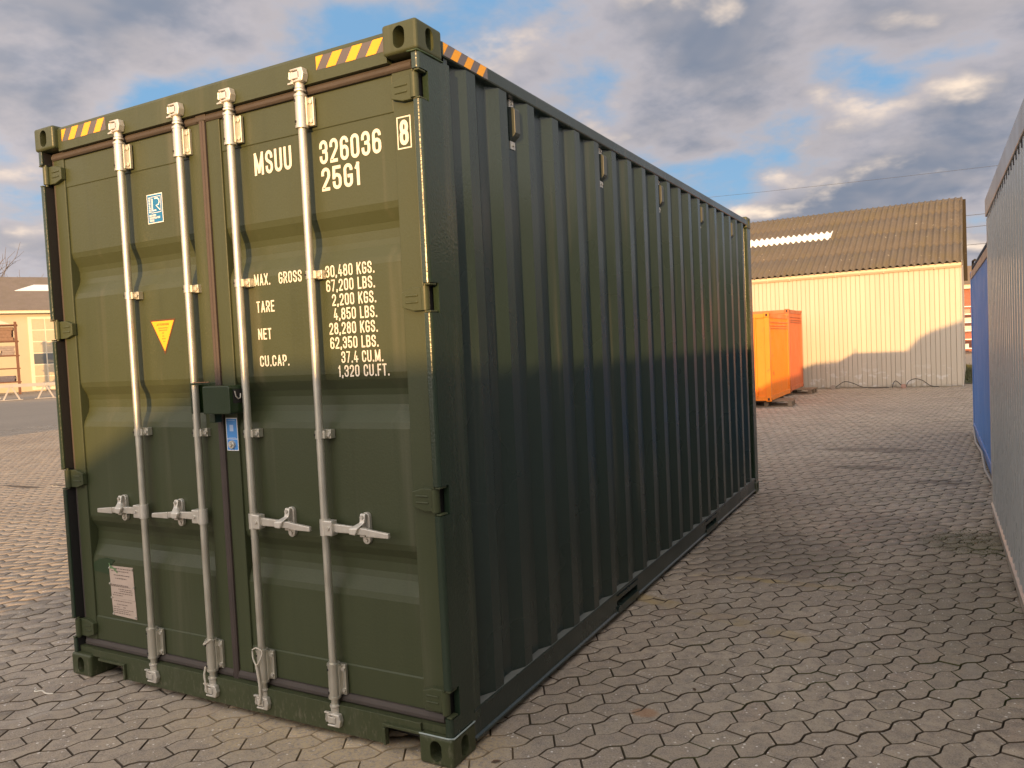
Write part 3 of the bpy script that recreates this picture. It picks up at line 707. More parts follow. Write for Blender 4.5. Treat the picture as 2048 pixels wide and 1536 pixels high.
def door(name, x0, x1, xi0, xi1, rods, sgn, hinge_x):
    m = door_panel(xi0, xi1); d = link(name, m.mesh('door_panel', G), box, label='left door leaf with blue certificate sticker and warning triangle' if sgn < 0 else 'right door leaf painted with identification numbers and weights')
    fr = MB()
    fr.box(x0, xi0, YF, .115, .185, 2.735); fr.box(xi1, x1, YF, .115, .185, 2.735)
    part('door_frame', fr, G, d, bevel=.004)
    b = MB(); b.prism([(YP - .004, 2.585), (YP - .004, 2.728), (YP + .03, 2.728), (YP + .03, 2.585)][::-1], 'x', xi0 + .001, xi1 - .001); part('top_stile', b, G, d, bevel=.003)
    b = MB(); b.prism([(YP - .005, .190), (YP - .005, .312), (YP + .004, .322), (YP + .03, .322), (YP + .03, .190)][::-1], 'x', xi0 + .001, xi1 - .001); part('bottom_stile', b, G, d)
    # weld lines round the panel
    w = MB(); w.cyl((xi0 - .001, YP - .005, .19), (xi0 - .001, YP - .005, 2.73), .004, n=6) if False else None
    gk = MB()
    gk.prism([(YF - .004, 2.731), (YF - .012, 2.740), (YF - .012, 2.752), (YF - .002, 2.768), (.10, 2.768), (.10, 2.731)][::-1], 'x', x0, x1)
    gk.prism([(YF - .004, .150), (YF - .012, .158), (YF - .012, .172), (YF - .004, .188), (.10, .188), (.10, .150)][::-1], 'x', x0, x1)
    hx = x0 - .014 if sgn < 0 else x1
    gk.box(hx, hx + .014, YF + .002, .11, .152, 2.766)
    part('door_gasket', gk, M_rubber, d, bevel=.003)
    # hinges
    for hz in (2.655, 1.845, 1.055, .250):
        h = MB(); s = -1 if sgn < 0 else 1; X = hinge_x
        pl = [(X - s * .020, hz - .046), (X - s * .020, hz + .046), (X - s * .075, hz + .046), (X - s * .128, hz + .030), (X - s * .128, hz - .030), (X - s * .075, hz - .046)]
        ar = sum(pl[i][0] * pl[(i + 1) % 6][1] - pl[(i + 1) % 6][0] * pl[i][1] for i in range(6))
        if ar > 0: pl = pl[::-1]
        h.prism(pl[::-1], 'y', .034, YF + .004); h.cyl((X - s * .012, .030, hz - .046), (X - s * .012, .030, hz + .046), .017, n=18)
        h.box(min(X - s * .11, X - s * .05), max(X - s * .11, X - s * .05), .030, .036, hz - .016, hz - .008); h.box(min(X - s * .11, X - s * .05), max(X - s * .11, X - s * .05), .030, .036, hz + .010, hz + .018)
        ho = part('hinge', h, M_green, d, bevel=.003)
        p = MB(); p.cyl((X - s * .012, .030, hz - .056), (X - s * .012, .030, hz + .056), .008, n=10); p.box(min(X, X + s * .022), max(X, X + s * .022), .012, .06, hz - .056, hz - .049); p.box(min(X, X + s * .022), max(X, X + s * .022), .012, .06, hz + .049, hz + .056); part('hinge_lug', p, M_green, d, bevel=.002)
    # locking gear
    for xr, hs in rods:
        r = MB(); r.cyl((xr, .020, .10), (xr, .020, 2.80), .0168, n=24); part('locking_rod', r, M_galv, d)
        for zz0, zz1 in ((2.592, 2.722), (.182, .326)):
            q = MB(); q.cyl((xr, .020, zz0), (xr, .020, zz1), .0245, n=24); 
            for e in (zz0 - .004, zz1 - .006): q.cyl((xr, .020, e), (xr, .020, e + .010), .027, n=24)
            q.box(xr - .020, xr + .048, .040, YF - .0005, zz0 + .006, zz1 - .006); q.box(xr + .012, xr + .028, .022, .046, zz0 + .006, zz1 - .006)
            go = part('rod_guide', q, M_galv, d, bevel=.0025)
            for bz in (zz0 + .026, zz1 - .026): part('guide_bolt', MB().cyl((xr + .037, .034, bz), (xr + .037, .042, bz), .009, n=10), M_zinc, d)
            for bz in (zz0 + .022, zz1 - .022): part('grease_hole', MB().cyl((xr - .013, -.0035, bz), (xr - .013, .004, bz), .0052, n=10), M_hole, d)
        for zz in (1.982, 1.311):
            q = MB(); q.cyl((xr, .020, zz - .017), (xr, .020, zz + .017), .0205, n=20); q.box(xr - .022, xr + .046, .036, YF + .008, zz - .019, zz + .019); q.box(xr + .010, xr + .030, .015, .04, zz - .017, zz + .017)
            part('rod_bracket', q, M_galv, d, bevel=.002)
            bt = MB(); bt.cyl((xr + .036, .029, zz), (xr + .036, .038, zz), .0095, n=10); part('bracket_bolt', bt, M_zinc, d)
            hl = MB(); hl.cyl((xr - .013, .0005, zz), (xr - .013, .006, zz), .0045, n=8); part('grease_hole', hl, M_hole, d)
        for top in (True, False):
            s = 1 if top else -1; zc = 2.80 if top else .088
            q = MB(); q.cyl((xr, .020, zc - s * .05), (xr, .020, zc - s * .012), .021, .019, n=18); q.cyl((xr, .020, zc - s * .062), (xr, .020, zc - s * .054), .024, n=18)
            q.box(xr - .024, xr + .022, -.006, .030, zc - .014, zc + .014)
            q.prism([(xr - .046, zc - .006), (xr - .020, zc - .020), (xr - .020, zc + .020), (xr - .040, zc + .016)], 'y', .000, .016)
            q.cyl((xr - .036, .004, zc - .012), (xr - .036, .004, zc + .018), .007, n=10)
            q.box(xr - .042, xr - .014, -.008, .004, zc - s * .030 - .004, zc - s * .030 + .004)
            part('locking_cam', q, M_zinc, d, bevel=.003)
            kp = MB(); yb = .028 if top else .018
            kp.prism([(xr - .030, zc - .028), (xr + .036, zc - .028), (xr + .044, zc), (xr + .036, zc + .028), (xr - .030, zc + .028), (xr - .030, zc + .020), (xr + .012, zc + .018), (xr + .012, zc - .018), (xr - .030, zc - .020)], 'y', -.006, yb)
            part('cam_keeper', kp, M_zinc, d, bevel=.004)
        # handle
        z = .916; s = hs
        def bx(mb, a, b, y0, y1, z0, z1): mb.box(min(xr + s * a, xr + s * b), max(xr + s * a, xr + s * b), y0, y1, z0, z1)
        q = MB(); bx(q, .008, .054, -.002, .036, z - .032, z + .032); q.cyl((xr + s * .034, -.008, z), (xr + s * .034, -.002, z), .008, n=12); q.cyl((xr, .02, z - .034), (xr, .02, z + .034), .0225, n=20)
        part('handle_hub', q, M_zinc, d, bevel=.004)
        q = MB()
        def seg(a, b, h0, h1, y0, y1, zc0, zc1):
            A = [(a, h0, zc0), (b, h1, zc1)]
            vs = []
            for u, h, zc in A:
                for yy in (y0, y1):
                    for sg in (-1, 1): vs.append((xr + s * u, yy, zc + sg * h))
            fs = [(0, 1, 3, 2), (4, 6, 7, 5), (0, 4, 5, 1), (2, 3, 7, 6), (0, 2, 6, 4), (1, 5, 7, 3)]
            if s < 0: fs = [f_[::-1] for f_ in fs]
            q.add(vs, [f_[::-1] for f_ in fs])
        seg(.050, .170, .018, .015, .012, .028, z, z - .002); seg(.170, .230, .015, .014, .006, .026, z - .002, z - .004); seg(.230, .345, .016, .0105, .002, .018, z - .006, z - .012)
        part('door_handle', q, M_zinc, d, bevel=.003)
        q = MB(); xc = xr + s * .196
        ov = [(xc + .020 * math.cos(R(a)), z + .048 + .020 * math.sin(R(a))) for a in range(0, 181, 20)] + [(xc + .020 * math.cos(R(a)), z - .046 + .020 * math.sin(R(a))) for a in range(180, 361, 20)]
        q.prism(ov, 'y', .048, YP + .0005); q.box(xc - .016, xc + .012, .024, .048, z - .032, z - .020)
        part('handle_catch', q, M_zinc, d, bevel=.003)
        part('catch_bolt', MB().cyl((xc, .042, z - .048), (xc, .0485, z - .048), .009, n=10), M_zinc, d)
        q = MB(); xb_ = xc - s * .026
        q.add([(xc - .014, .030, z + .066), (xc + .014, .030, z + .066), (xc + .014, .044, z + .066), (xc - .014, .044, z + .066),
               (xc - .013, .022, z + .030), (xc + .013, .022, z + .030), (xc + .013, .038, z + .030), (xc - .013, .038, z + .030),
               (xb_ - .024, -.006, z + .008), (xb_ + .026, -.006, z + .012), (xb_ + .026, .010, z + .012), (xb_ - .024, .010, z + .008),
               (xb_ - .020, -.008, z - .016), (xb_ + .012, -.008, z - .018), (xb_ + .012, .008, z - .018), (xb_ - .020, .008, z - .016)],
              [(0, 1, 2, 3)] + [(k + i, k + 4 + i, k + 4 + (i + 1) % 4, k + (i + 1) % 4) for k in (0, 4, 8) for i in range(4)] + [(15, 14, 13, 12)])
        part('handle_latch', q, M_zinc, d, bevel=.004)
        part('latch_bolt', MB().cyl((xc, .020, z + .052), (xc, .032, z + .052), .008, n=10), M_zinc, d)
    return d
dl = door('door', .064, 1.188, .150, 1.098, [(.655, -1), (1.080, -1)], -1, .028)
dr = door('door', 1.222, CW - .064, 1.308, CW - .165, [(1.412, 1), (1.832, 1)], 1, CW - .028)
m = MB(); m.prism([(1.187, YF - .008), (1.194, YF - .013), (1.204, YF - .010), (1.214, YF - .013), (1.222, YF - .008), (1.222, .10), (1.187, .10)], 'z', .150, 2.768)
part('centre_gasket', m, M_rubber_c, box)
m = MB(); m.box(1.168, 1.236, YF - .014, .08, 2.735, 2.766); part('gasket_corner', m, M_rubber, box, bevel=.006)
# lettering on the right door
m = MB(); YT = YP - .0012
for t_, x0, z0, h, x1 in LETTERS: part('identification_marking', text(MB(), t_, adj(x0, z0)[0], adj(x0, z0)[1], h, adj(x1, z0)[0], y=YT, t=.145), M_white, dr)
for t_, x0, z0, h, x1 in WEIGHTS: part('weight_marking', text(MB(), t_, adj(x0, z0)[0], adj(x0, z0)[1], h * .97, adj(x1, z0)[0], y=YT, t=.135), M_white, dr)
m = MB(); outline(m, 2.290, 2.352, 2.436, 2.556, YF - .0012, .005); text(m, '8', 2.300, 2.447, .098, 2.342, y=YF - .0012, t=.17); part('check_digit', m, M_white, dr)
# certificate sticker
x0, x1, z0, z1 = .772, .884, 2.322, 2.462
m = MB(); flat(m, x0, x1, z0, z1, YP - .0010); st = part('certificate_sticker', m, M_stickwhite, dl)
m = MB(); flat(m, x0 + .004, x1 - .004, z0 + .004, z1 - .004, YP - .0016); part('sticker_field', m, M_blue_st, dl)
m = MB(); outline(m, .804, .872, 2.372, 2.448, YP - .0022, .0024)
yl = YP - .0022
stroke(m, [(.812, 2.440), (.812, 2.383), (.838, 2.383)], .0055, False, lambda p: (p[0], yl, p[1]))
stroke(m, [(.828, 2.440), (.848, 2.440), (.860, 2.432), (.862, 2.420), (.856, 2.409), (.838, 2.405), (.866, 2.382)], .0055, False, lambda p: (p[0], yl, p[1]))
text(m, 'CERTIFIED', 0, 0, .011, .074, frame=lambda u, v: (.797 - v, yl, 2.374 + u), t=.2)
text(m, 'CONTAINER', .786, 2.355, .0095, .834, y=yl, t=.2); text(m, 'CERTIFICATION', .786, 2.343, .0095, .862, y=yl, t=.2); text(m, 'SCHEME', .786, 2.331, .0095, .820, y=yl, t=.2)
part('sticker_print', m, M_stickwhite, dl)
# warning triangle
tri = lambda k, y: [(.735 + k * 1.6, y, 1.857 - k), (.833, y, 1.686 + k * 2.2), (.921 - k * 1.6, y, 1.857 - k)]
m = MB(); m.add(tri(0, YP - .0010), [(0, 1, 2)]); part('warning_triangle', m, M_brown, dl)
m = MB(); m.add(tri(.0075, YP - .0016), [(0, 1, 2)]); part('triangle_field', m, M_amber, dl)
m = MB(); text(m, 'ATTENTION', .785, 1.828, .010, .872, y=YP - .0022, t=.16)
for zz, a, b in ((1.815, .796, .862), (1.804, .798, .860), (1.791, .820, .838), (1.776, .821, .837), (1.763, .818, .843), (1.750, .825, .838)):
    x = a
    while x < b - .004: w = random.uniform(.004, .010); flat(m, x, min(x + w, b), zz - .002, zz + .003, YP - .0022); x += w + .002
part('triangle_print', m, plain('faint_print', (0.42, 0.17, 0.02), .5), dl)
# data plates, riveted and a little crooked, with a fresh paint patch above
def plate(pts, y, mat, nm): 
    m = MB(); m.prism(pts, 'y', y, YP - .0005); return part(nm, m, mat, dl)
plate([(.289, .430), (.478, .428), (.474, .602), (.283, .598)], YP - .003, M_plate, 'data_plate')
plate([(.296, .338), (.483, .332), (.480, .4265), (.289, .4285)], YP - .0036, M_plate, 'data_plate')
m = MB(); yy = YP - .0044
for zz, a, b in ((.588, .33, .46), (.574, .30, .44), (.553, .32, .45), (.536, .33, .42), (.500, .29, .43), (.494, .29, .45), (.480, .35, .46), (.470, .36, .46), (.458, .31, .46), (.446, .30, .38), (.416, .31, .45), (.398, .33, .42), (.384, .30, .35), (.384, .38, .40), (.372, .30, .46), (.362, .30, .42), (.352, .30, .44)):
    x = a
    while x < b: w = random.uniform(.006, .022); flat(m, x, min(x + w, b), zz - .0016, zz + .0022, yy); x += w + .004
part('plate_print', m, M_print, dl)
for x, z in ((.291, .588), (.470, .592), (.286, .505), (.478, .500), (.294, .432), (.476, .345), (.300, .345)): part('rivet', MB().cyl((x, YP - .009, z), (x, YP - .002, z), .005, n=8), M_zinc, dl)
m = MB(); m.prism([(.155, .560), (.290, .548), (.300, .600), (.330, .628), (.255, .636), (.20, .625), (.152, .600)], 'y', YP - .0022, YP + .006); part('paint_patch', m, M_green_dark, dl)
m = MB(); stroke(m, [(.286, .612), (.296, .596), (.318, .590), (.352, .566)], .008, False, lambda p: (p[0], YP - .0052, p[1])); stroke(m, [(.288, .602), (.300, .588), (.345, .584)], .006, False, lambda p: (p[0], YP - .005, p[1])); part('paint_drip', m, plain('pale_green_drip', (.14, .24, .11), .5), dl)
# blue sticker with security bolt
m = MB(); flat(m, 1.232, 1.306, 1.226, 1.378, YF - .0012); part('bolt_sticker', m, M_stickwhite, dr)
m = MB(); flat(m, 1.236, 1.302, 1.282, 1.374, YF - .0018); flat(m, 1.236, 1.302, 1.230, 1.279, YF - .0018); part('bolt_sticker_field', m, M_blue_st2, dr)
m = MB(); flat(m, 1.256, 1.280, 1.316, 1.346, YF - .0024); flat(m, 1.246, 1.292, 1.286, 1.288, YF - .0024); flat(m, 1.246, 1.292, 1.366, 1.368, YF - .0024); part('bolt_sticker_print', m, M_paleblue, dr)
m = MB(); m.cyl((1.269, YF - .012, 1.255), (1.269, YF, 1.255), .018, .020, n=20); m.cyl((1.269, YF - .020, 1.255), (1.269, YF - .010, 1.255), .009, .013, n=12); part('security_bolt', m, M_zinc, dr)
# lock box
m = MB(); m.prism([(1.212, 1.404), (1.378, 1.404), (1.384, 1.412), (1.384, 1.520), (1.376, 1.530), (1.218, 1.530), (1.212, 1.524)], 'y', -.050, .036); lb = part('lock_box', m, M_box, box, bevel=.005)
m = MB(); m.box(1.384, 1.3865, -.030, .018, 1.452, 1.512); part('padlock_slot', m, M_hole, lb)
m = MB(); m.tube([(1.388, -.022, 1.505), (1.391, -.020, 1.482), (1.392, -.008, 1.470), (1.391, .006, 1.474), (1.388, .010, 1.492)], .003, 8); part('shackle', m, M_zinc, lb)
m = MB(); m.box(1.070, 1.212, .050, .0555, 1.402, 1.545); m.box(1.070, 1.078, .0, .050, 1.402, 1.545); m.box(1.078, 1.205, .0, .006, 1.536, 1.545); part('lock_bracket', m, M_box, lb, bevel=.002)
m = MB(); m.box(1.204, 1.238, -.012, .03, 1.362, 1.402); part('lock_tab', m, M_box, lb, bevel=.003)
m = MB(); m.box(1.10, 1.205, -.006, .0, 1.546, 1.549); part('rusty_strap', m, plain('rusty_steel', (.22, .11, .06), .8, var=.4, scale=30), lb)
# wire seals hanging on the rods
def wire(pts, r=.0035): 
    q = MB(); 
    P = [Vector(p) for p in pts]; out = []
    for i in range(len(P) - 1):
        a, b, c_, d_ = P[max(i - 1, 0)], P[i], P[i + 1], P[min(i + 2, len(P) - 1)]
        for k in range(5):
            t = k / 5; out.append(.5 * ((2 * b) + (c_ - a) * t + (2 * a - 5 * b + 4 * c_ - d_) * t * t + (3 * b - a - 3 * c_ + d_) * t ** 3))
    out.append(P[-1]); q.tube(out, r, 6); return q
xr = 1.412
part('wire_seal', wire([(xr - .03, -.008, .33), (xr, -.012, .345), (xr + .03, -.008, .33), (xr + .022, -.014, .295), (xr - .002, -.016, .268), (xr - .024, -.012, .295), (xr - .03, -.008, .325)]), M_rope, dr)
part('wire_seal', wire([(xr - .004, -.014, .268), (xr + .002, -.012, .22), (xr + .006, -.010, .17), (xr + .004, -.010, .12), (xr - .004, -.012, .085)], .0065), M_rope, dr)
part('wire_seal', wire([(1.052, .01, .318), (1.066, -.012, .312), (1.085, -.012, .322), (1.108, .0, .340)]), M_rope, dl)
part('wire_seal', wire([(1.056, .0, .20), (1.050, -.006, .16), (1.058, -.008, .12), (1.062, -.008, .08)], .005), M_rope, dl)
# ================================================================ OTHER THINGS IN THE YARD
def lpart(name, mb, mat, parent, bevel=0.0, loc=(0, 0, 0), rot=(0, 0, 0), data=None, **kw):
    o = link(name, data or mb.mesh(name, mat), None, loc, rot, bevel=bevel, **kw); o.parent = parent; WMX[o] = WMX[parent] @ WMX[o]; return o
# ---------------------------------------------------------------- site cabins
def cabin_mat():
    m = Mat('cabin_grey_cladding'); f = m.noise(1.2, 5)
    c = m.mix(f, (0.43, 0.445, 0.445), (0.47, 0.485, 0.485)); c = m.mix(m.ramp(m.noise(1, 5, .6, m.mapv((20, 20, .5))), .5, .8, 0, .03), c, (.38, .36, .33))
    m.set(Base_Color=c, Roughness=m.ramp(m.noise(5, 4), .3, .7, .24, .34), Specular_IOR_Level=.6, Coat_Weight=.35, Coat_Roughness=.16)
    return m.m
M_cab = cabin_mat(); M_trim = paint('cabin_trim', (.50, .46, .41), .4, dirt=.5, orange=.03); M_fascia = paint('cabin_fascia', (.40, .37, .35), .35, dirt=0, orange=.03)
M_felt = plain('roof_felt', (.05, .05, .05), .9, bump=.3)
def cabin(y0, y1, label, group=None):
    t = thing('site_cabin', (5.75, (y0 + y1) / 2, 0), label, 'cabin', group)
    X0, X1, Z0, Z1 = 4.545, 6.95, .10, 2.60
    pts = []; y = y0 + .06
    while y < y1 - .20: pts += [(X0, y), (X0, y + .060), (X0 - .014, y + .080), (X0 - .014, y + .110), (X0, y + .130)]; y += .16
    pts.append((X0, y1 - .05)); m = MB(); m.sheet(pts, 'z', Z0, Z1); part('wall_cladding', m, M_cab, t)
    m = MB(); m.box(X0 + .03, X1, y0 + .03, y1 - .03, Z0, Z1 + .05); part('cabin_body', m, M_cab, t)
    for ya in (y0, y1 - .055):
        m = MB(); m.box(4.530, 4.60, ya, ya + .055, .02, 2.565); part('corner_trim', m, M_trim, t, bevel=.008)
    m = MB(); m.box(4.522, 4.60, y0 - .004, y1 + .004, 2.575, 2.725); part('roof_fascia', m, M_fascia, t, bevel=.006)
    m = MB(); m.box(4.5345, 4.58, y0 + .056, y1 - .056, 2.545, 2.573); part('shadow_gap', m, M_hole, t)
    m = MB(); m.prism([(4.526, .035), (4.60, .035), (4.60, .128), (4.540, .128), (4.520, .112), (4.526, .106)], 'y', y0 + .056, y1 - .056); part('base_rail', m, M_trim, t)
    m = MB(); m.box(4.56, X1 + .02, y0, y1, 2.68, 2.715); part('roof', m, M_felt, t)
    for yy in (y0 + .3, (y0 + y1) / 2, y1 - .3):
        m = MB(); m.box(4.62, 6.9, yy - .1, yy + .1, -.005, .10); part('support_block', m, plain('concrete_block', (.25, .24, .22), .9), t)
    return t
c1 = cabin(-.64, 5.41, 'pale grey ribbed site cabin along the right edge, opposite the green container')
c2 = cabin(-6.75, -.70, 'second grey site cabin in the row, out of view beside the camera')
c3 = cabin(-11.5, -6.80, 'last grey site cabin in the row, out of view behind the camera')
# ---------------------------------------------------------------- generic small steel containers
def steel_box(t, x0, x1, y0, y1, z0, z1, mat, postmat, pitch=.278, dep=.034, railmat=None, ends=True):
    rm = railmat or postmat
    for sx in (-1, 1):
        xf = x0 + .012 if sx < 0 else x1 - .012; pts = [(xf - sx * dep, y0 + .10)]; y = y0 + .12
        while y + pitch < y1 - .10:
            pts += [(xf - sx * dep, y), (xf, y + pitch * .25), (xf, y + pitch * .5), (xf - sx * dep, y + pitch * .75)]; y += pitch
        pts.append((xf - sx * dep, y1 - .10)); m = MB(); m.sheet(pts, 'z', z0 + .12, z1 - .09); part('side_panel', m, mat, t)
    for ye, sg in ((y0, -1), (y1, 1)):
        yf = ye - sg * .03; m = MB(); m.box(x0 + .10, x1 - .10, min(yf, yf - sg * .02), max(yf, yf - sg * .02), z0 + .12, z1 - .09); part('end_panel', m, mat, t)
    for xa, xb in ((x0, x0 + .12), (x1 - .12, x1)):
        for ya, yb in ((y0, y0 + .12), (y1 - .12, y1)):
            m = MB(); m.box(xa + .003, xb - .003, ya + .003, yb - .003, z0 + .11, z1 - .11); part('corner_post', m, postmat, t, bevel=.008)
            for za in (z0, z1 - .11):
                m = MB(); m.box(xa, xb, ya, yb, za, za + .11); co = part('corner_casting', m, postmat, t, bevel=.01)
                h = MB(); xm, ym = (xa + xb) / 2, (ya + yb) / 2
                h.box(xm - .022, xm + .022, ya - .001, yb + .001, za + .025, za + .085); h.box(xa - .001, xb + .001, ym - .022, ym + .022, za + .025, za + .085); part('casting_hole', h, M_hole, co)
    for xa, xb in ((x0 + .002, x0 + .07), (x1 - .07, x1 - .002)):
        m = MB(); m.box(xa, xb, y0 + .12, y1 - .12, z0 + .02, z0 + .13); part('bottom_rail', m, mat, t, bevel=.005)
        m = MB(); m.box(xa, xb, y0 + .12, y1 - .12, z1 - .12, z1 - .02); part('top_rail', m, rm, t, bevel=.005)
    for ya, yb in ((y0 + .002, y0 + .07), (y1 - .07, y1 - .002)):
        m = MB(); m.box(x0 + .12, x1 - .12, ya, yb, z0 + .02, z0 + .13); part('end_sill', m, mat, t, bevel=.005)
        m = MB(); m.box(x0 + .12, x1 - .12, ya, yb, z1 - .12, z1 - .02); part('end_header', m, mat, t, bevel=.005)
    m = MB(); m.box(x0 + .06, x1 - .06, y0 + .06, y1 - .06, z1 - .05, z1 - .03); part('roof_panel', m, mat, t)
M_blue = paint('blue_container_paint', (.065, .20, .50), .45, dirtc=(.25, .20, .15), dirt=.8, rust=.25, dirtz=.5)
M_tanrail = paint('weathered_rail', (.36, .27, .20), .6, rust=.3)
t = thing('blue_container', (5.84, 8.6, 0), 'blue corrugated shipping container with tan top rail behind the grey cabin', 'container')
steel_box(t, 4.62, 7.058, 5.60, 11.66, .03, 2.50, M_blue, M_blue, railmat=M_tanrail, pitch=.24)
m = MB(); pts = []
y = 5.75
while y < 11.5:
    pts += [(y, 2.49), (y + .05, 2.565), (y + .10, 2.565), (y + .14, 2.49)]; y += .16
m.sheet(pts + [(y, 2.49)], 'x', 4.64, 6.9); part('roof_cover', m, plain('dark_ribbed_cover', (.03, .032, .04), .6), t)
m = MB(); m.tube([(4.66, 11.60, 2.50), (4.66, 11.62, 2.60), (4.66, 11.58, 2.66), (4.68, 11.40, 2.665)], .018, 8); part('lifting_loop', m, M_hole, t)
m = MB(); m.tube([(4.60, 6.2, .10), (4.58, 7.5, .06), (4.60, 8.6, .11), (4.59, 10, .05), (4.61, 11.3, .12)], .014, 6); part('ratchet_strap', m, plain('dusty_strap', (.35, .32, .28), .9), t)
M_or1 = paint('bright_orange_paint', (.84, .205, .001), .42, dirtc=(.35, .12, .03), dirt=.7, rust=.55, dirtz=.6)
M_or2 = paint('faded_orange_paint', (.54, .135, .042), .6, dirtc=(.25, .10, .06), dirt=.6, rust=.45, dirtz=.7)
def orange(name, x1, y0, y1, z0, z1, mat, label, frontx):
    t = thing(name, (x1 - 1.2, (y0 + y1) / 2, 0), label, 'container', 'orange containers by the barn')
    steel_box(t, x1 - 2.4, x1, y0, y1, z0, z1, mat, mat, pitch=.13, dep=.022)
    for xx in (x1 - .32, x1 - .80, x1 - 1.6, x1 - 2.1):
        m = MB(); m.cyl((xx, y0 - .012, z0 + .1), (xx, y0 - .012, z1 - .1), .018, n=10); part('locking_rod', m, mat, t)
    for zz in (z1 - .22, z1 - .30, z1 - .36):
        m = MB(); m.box(x1 - .003, x1 + .006, y0 + .14, y1 - .14, zz - .012, zz + .012); part('louvre_rib', m, mat, t)
    return t
orange('orange_container', .74, 16.40, 19.15, .14, 2.22, M_or1, 'bright orange container raised on timber, nearer of the two beside the cream barn', 0)
orange('orange_container', .62, 20.05, 22.35, .12, 2.40, M_or2, 'faded red-orange container nearest the cream barn wall', 0)
m = MB(); flat(m, 0, .17, 0, .26, 0); 
m = MB(); m.box(.02, .20, 16.30, 16.345, 1.05, 1.50); o = part('control_box', m, plain('dark_brown_box', (.05, .025, .015), .5), None, label='small dark box hanging on the door of the bright orange container', cat='box', bevel=.01) if False else None
# timber and pallets under the orange containers
M_wood = plain('weathered_timber', (.20, .145, .095), .85, var=.3, scale=10, bump=.3)
def pallet(x, y, rz, label):
    t = thing('wooden_pallet', (x, y, 0), label, 'pallet', 'pallets by the orange containers', (0, 0, rz))
    for i in range(6):
        m = MB(); m.box(-.60, .60, -.40 + i * .145, -.30 + i * .145, .122, .142); lpart('deck_board', m, M_wood, t)
    for yy in (-.38, 0, .36):
        for xx in (-.58, -.05, .48):
            m = MB(); m.box(xx, xx + .10, yy - .04, yy + .05, .022, .122); lpart('block', m, M_wood, t)
        m = MB(); m.box(-.6, .6, yy - .05, yy + .06, .002, .022); lpart('runner', m, M_wood, t)
    return t
pallet(.55, 17.0, R(4), 'worn wooden pallet sticking out under the bright orange container')
pallet(.50, 21.1, R(-3), 'worn wooden pallet sticking out under the faded orange container')
for y, lb in ((18.9, 'timber bearer under the rear of the bright orange container'), (22.1, 'timber bearer under the rear of the faded orange container')):
    m = MB(); m.box(-1.7, .6, y - .07, y + .07, 0, .12 if y > 20 else .14); part('timber_bearer', m, M_wood, None, bevel=.01, label=lb, cat='timber')
# ---------------------------------------------------------------- cream barn
def cream(name, a, b):
    m = Mat(name); z = m.xyz()[2]
    oi = m.n.new('ShaderNodeObjectInfo')
    c = m.mix(oi.outputs['Random'], a, b); c = m.mix(m.ramp(m.noise(1, 5, .6, m.mapv((5, 5, .5))), .5, .8, 0, .3), c, shade(a, .82))
    pk = m.math('MULTIPLY', m.ramp(z, .15, .9, 1, 0), m.ramp(m.noise(4.5, 4, .5, m.mapv((1, 1, 1.4))), .56, .60)); c = m.mix(m.math('MULTIPLY', pk, .55), c, (.66, .65, .62))
    dk = m.math('MULTIPLY', m.ramp(z, .0, .12, 1, 0), m.ramp(m.noise(6, 5), .35, .7)); c = m.mix(m.math('MULTIPLY', dk, .6), c, (.20, .19, .15))
    m.set(Base_Color=c, Roughness=.6); m.bump(m.noise(30, 4, .6, m.mapv((1, 1, .15))), .12, .01); return m.m
M_board = cream('cream_board', (.47, .415, .325), (.51, .45, .355)); M_groove = plain('board_groove', (.42, .36, .27), .8)
M_gutter = plain('cream_gutter', (.58, .50, .38), .5, var=.08)
def roof_mat(name, base, moss=.45):
    m = Mat(name); f = m.noise(2.2, 6, .6)
    c = m.mix(f, shade(base, .72), shade(base, 1.25)); c = m.mix(m.ramp(m.noise(1.1, 6, .65), .47, .66, 0, moss), c, (.105, .088, .045))
    c = m.mix(m.ramp(m.noise(24, 4, .6), .60, .68, 0, .8), c, (.045, .035, .02)); c = m.mix(m.ramp(m.noise(7, 3), .70, .73, 0, .8), c, (.38, .36, .30))
    m.set(Base_Color=c, Roughness=.9); m.bump(m.noise(30, 5), .3, .02); return m.m
M_roof = roof_mat('fibre_cement_roof', (.112, .098, .082))
barn = thing('barn', (4.78, 23.0, 0), 'cream boarded barn with mossy corrugated roof behind the orange containers', 'barn', rot=(0, 0, R(-2.0)))
BL = 13.0
m = MB(); m.box(-BL, 0, .012, 10, -.05, 3.50); lpart('wall_core', m, M_groove, barn)
bm_ = []
for w in (.128, .142, .118):
    q = MB(); q.prism([(.004, .012), (.004, -.004), (.010, -.012), (w - .010, -.012), (w - .004, -.004), (w - .004, .012)][::-1], 'z', .02, 3.47); bm_.append((w, q.mesh('board', M_board)))
x = 0.0; k = 0
while x > -BL:
    w, d = bm_[(k * 7 + k // 3) % 3]; x -= w; lpart('board', None, None, barn, data=d, loc=(x, random.uniform(-.0015, .001), random.uniform(-.015, .02))); k += 1
m = MB(); m.box(.0, .03, -.014, 10, .0, 3.5); lpart('gable_wall', m, M_board, barn)
m = MB(); m.prism([(.0, 3.49), (10, 3.49), (5, 5.85)], 'x', -.02, .028); lpart('gable_board', m, M_board, barn)
m = MB(); m.prism([(-.05, 3.36), (-.014, 3.36), (-.014, 3.50), (-.11, 3.50), (-.11, 3.42)], 'x', -BL, .06); gu = lpart('gutter', m, M_gutter, barn, bevel=.012)
for xx in np.arange(-BL + .5, 0, .66):
    m = MB(); m.box(xx - .008, xx + .008, -.116, -.045, 3.355, 3.505); o = lpart('gutter_joint', m, M_gutter, barn)
RS = math.atan2(2.42, 5.0)
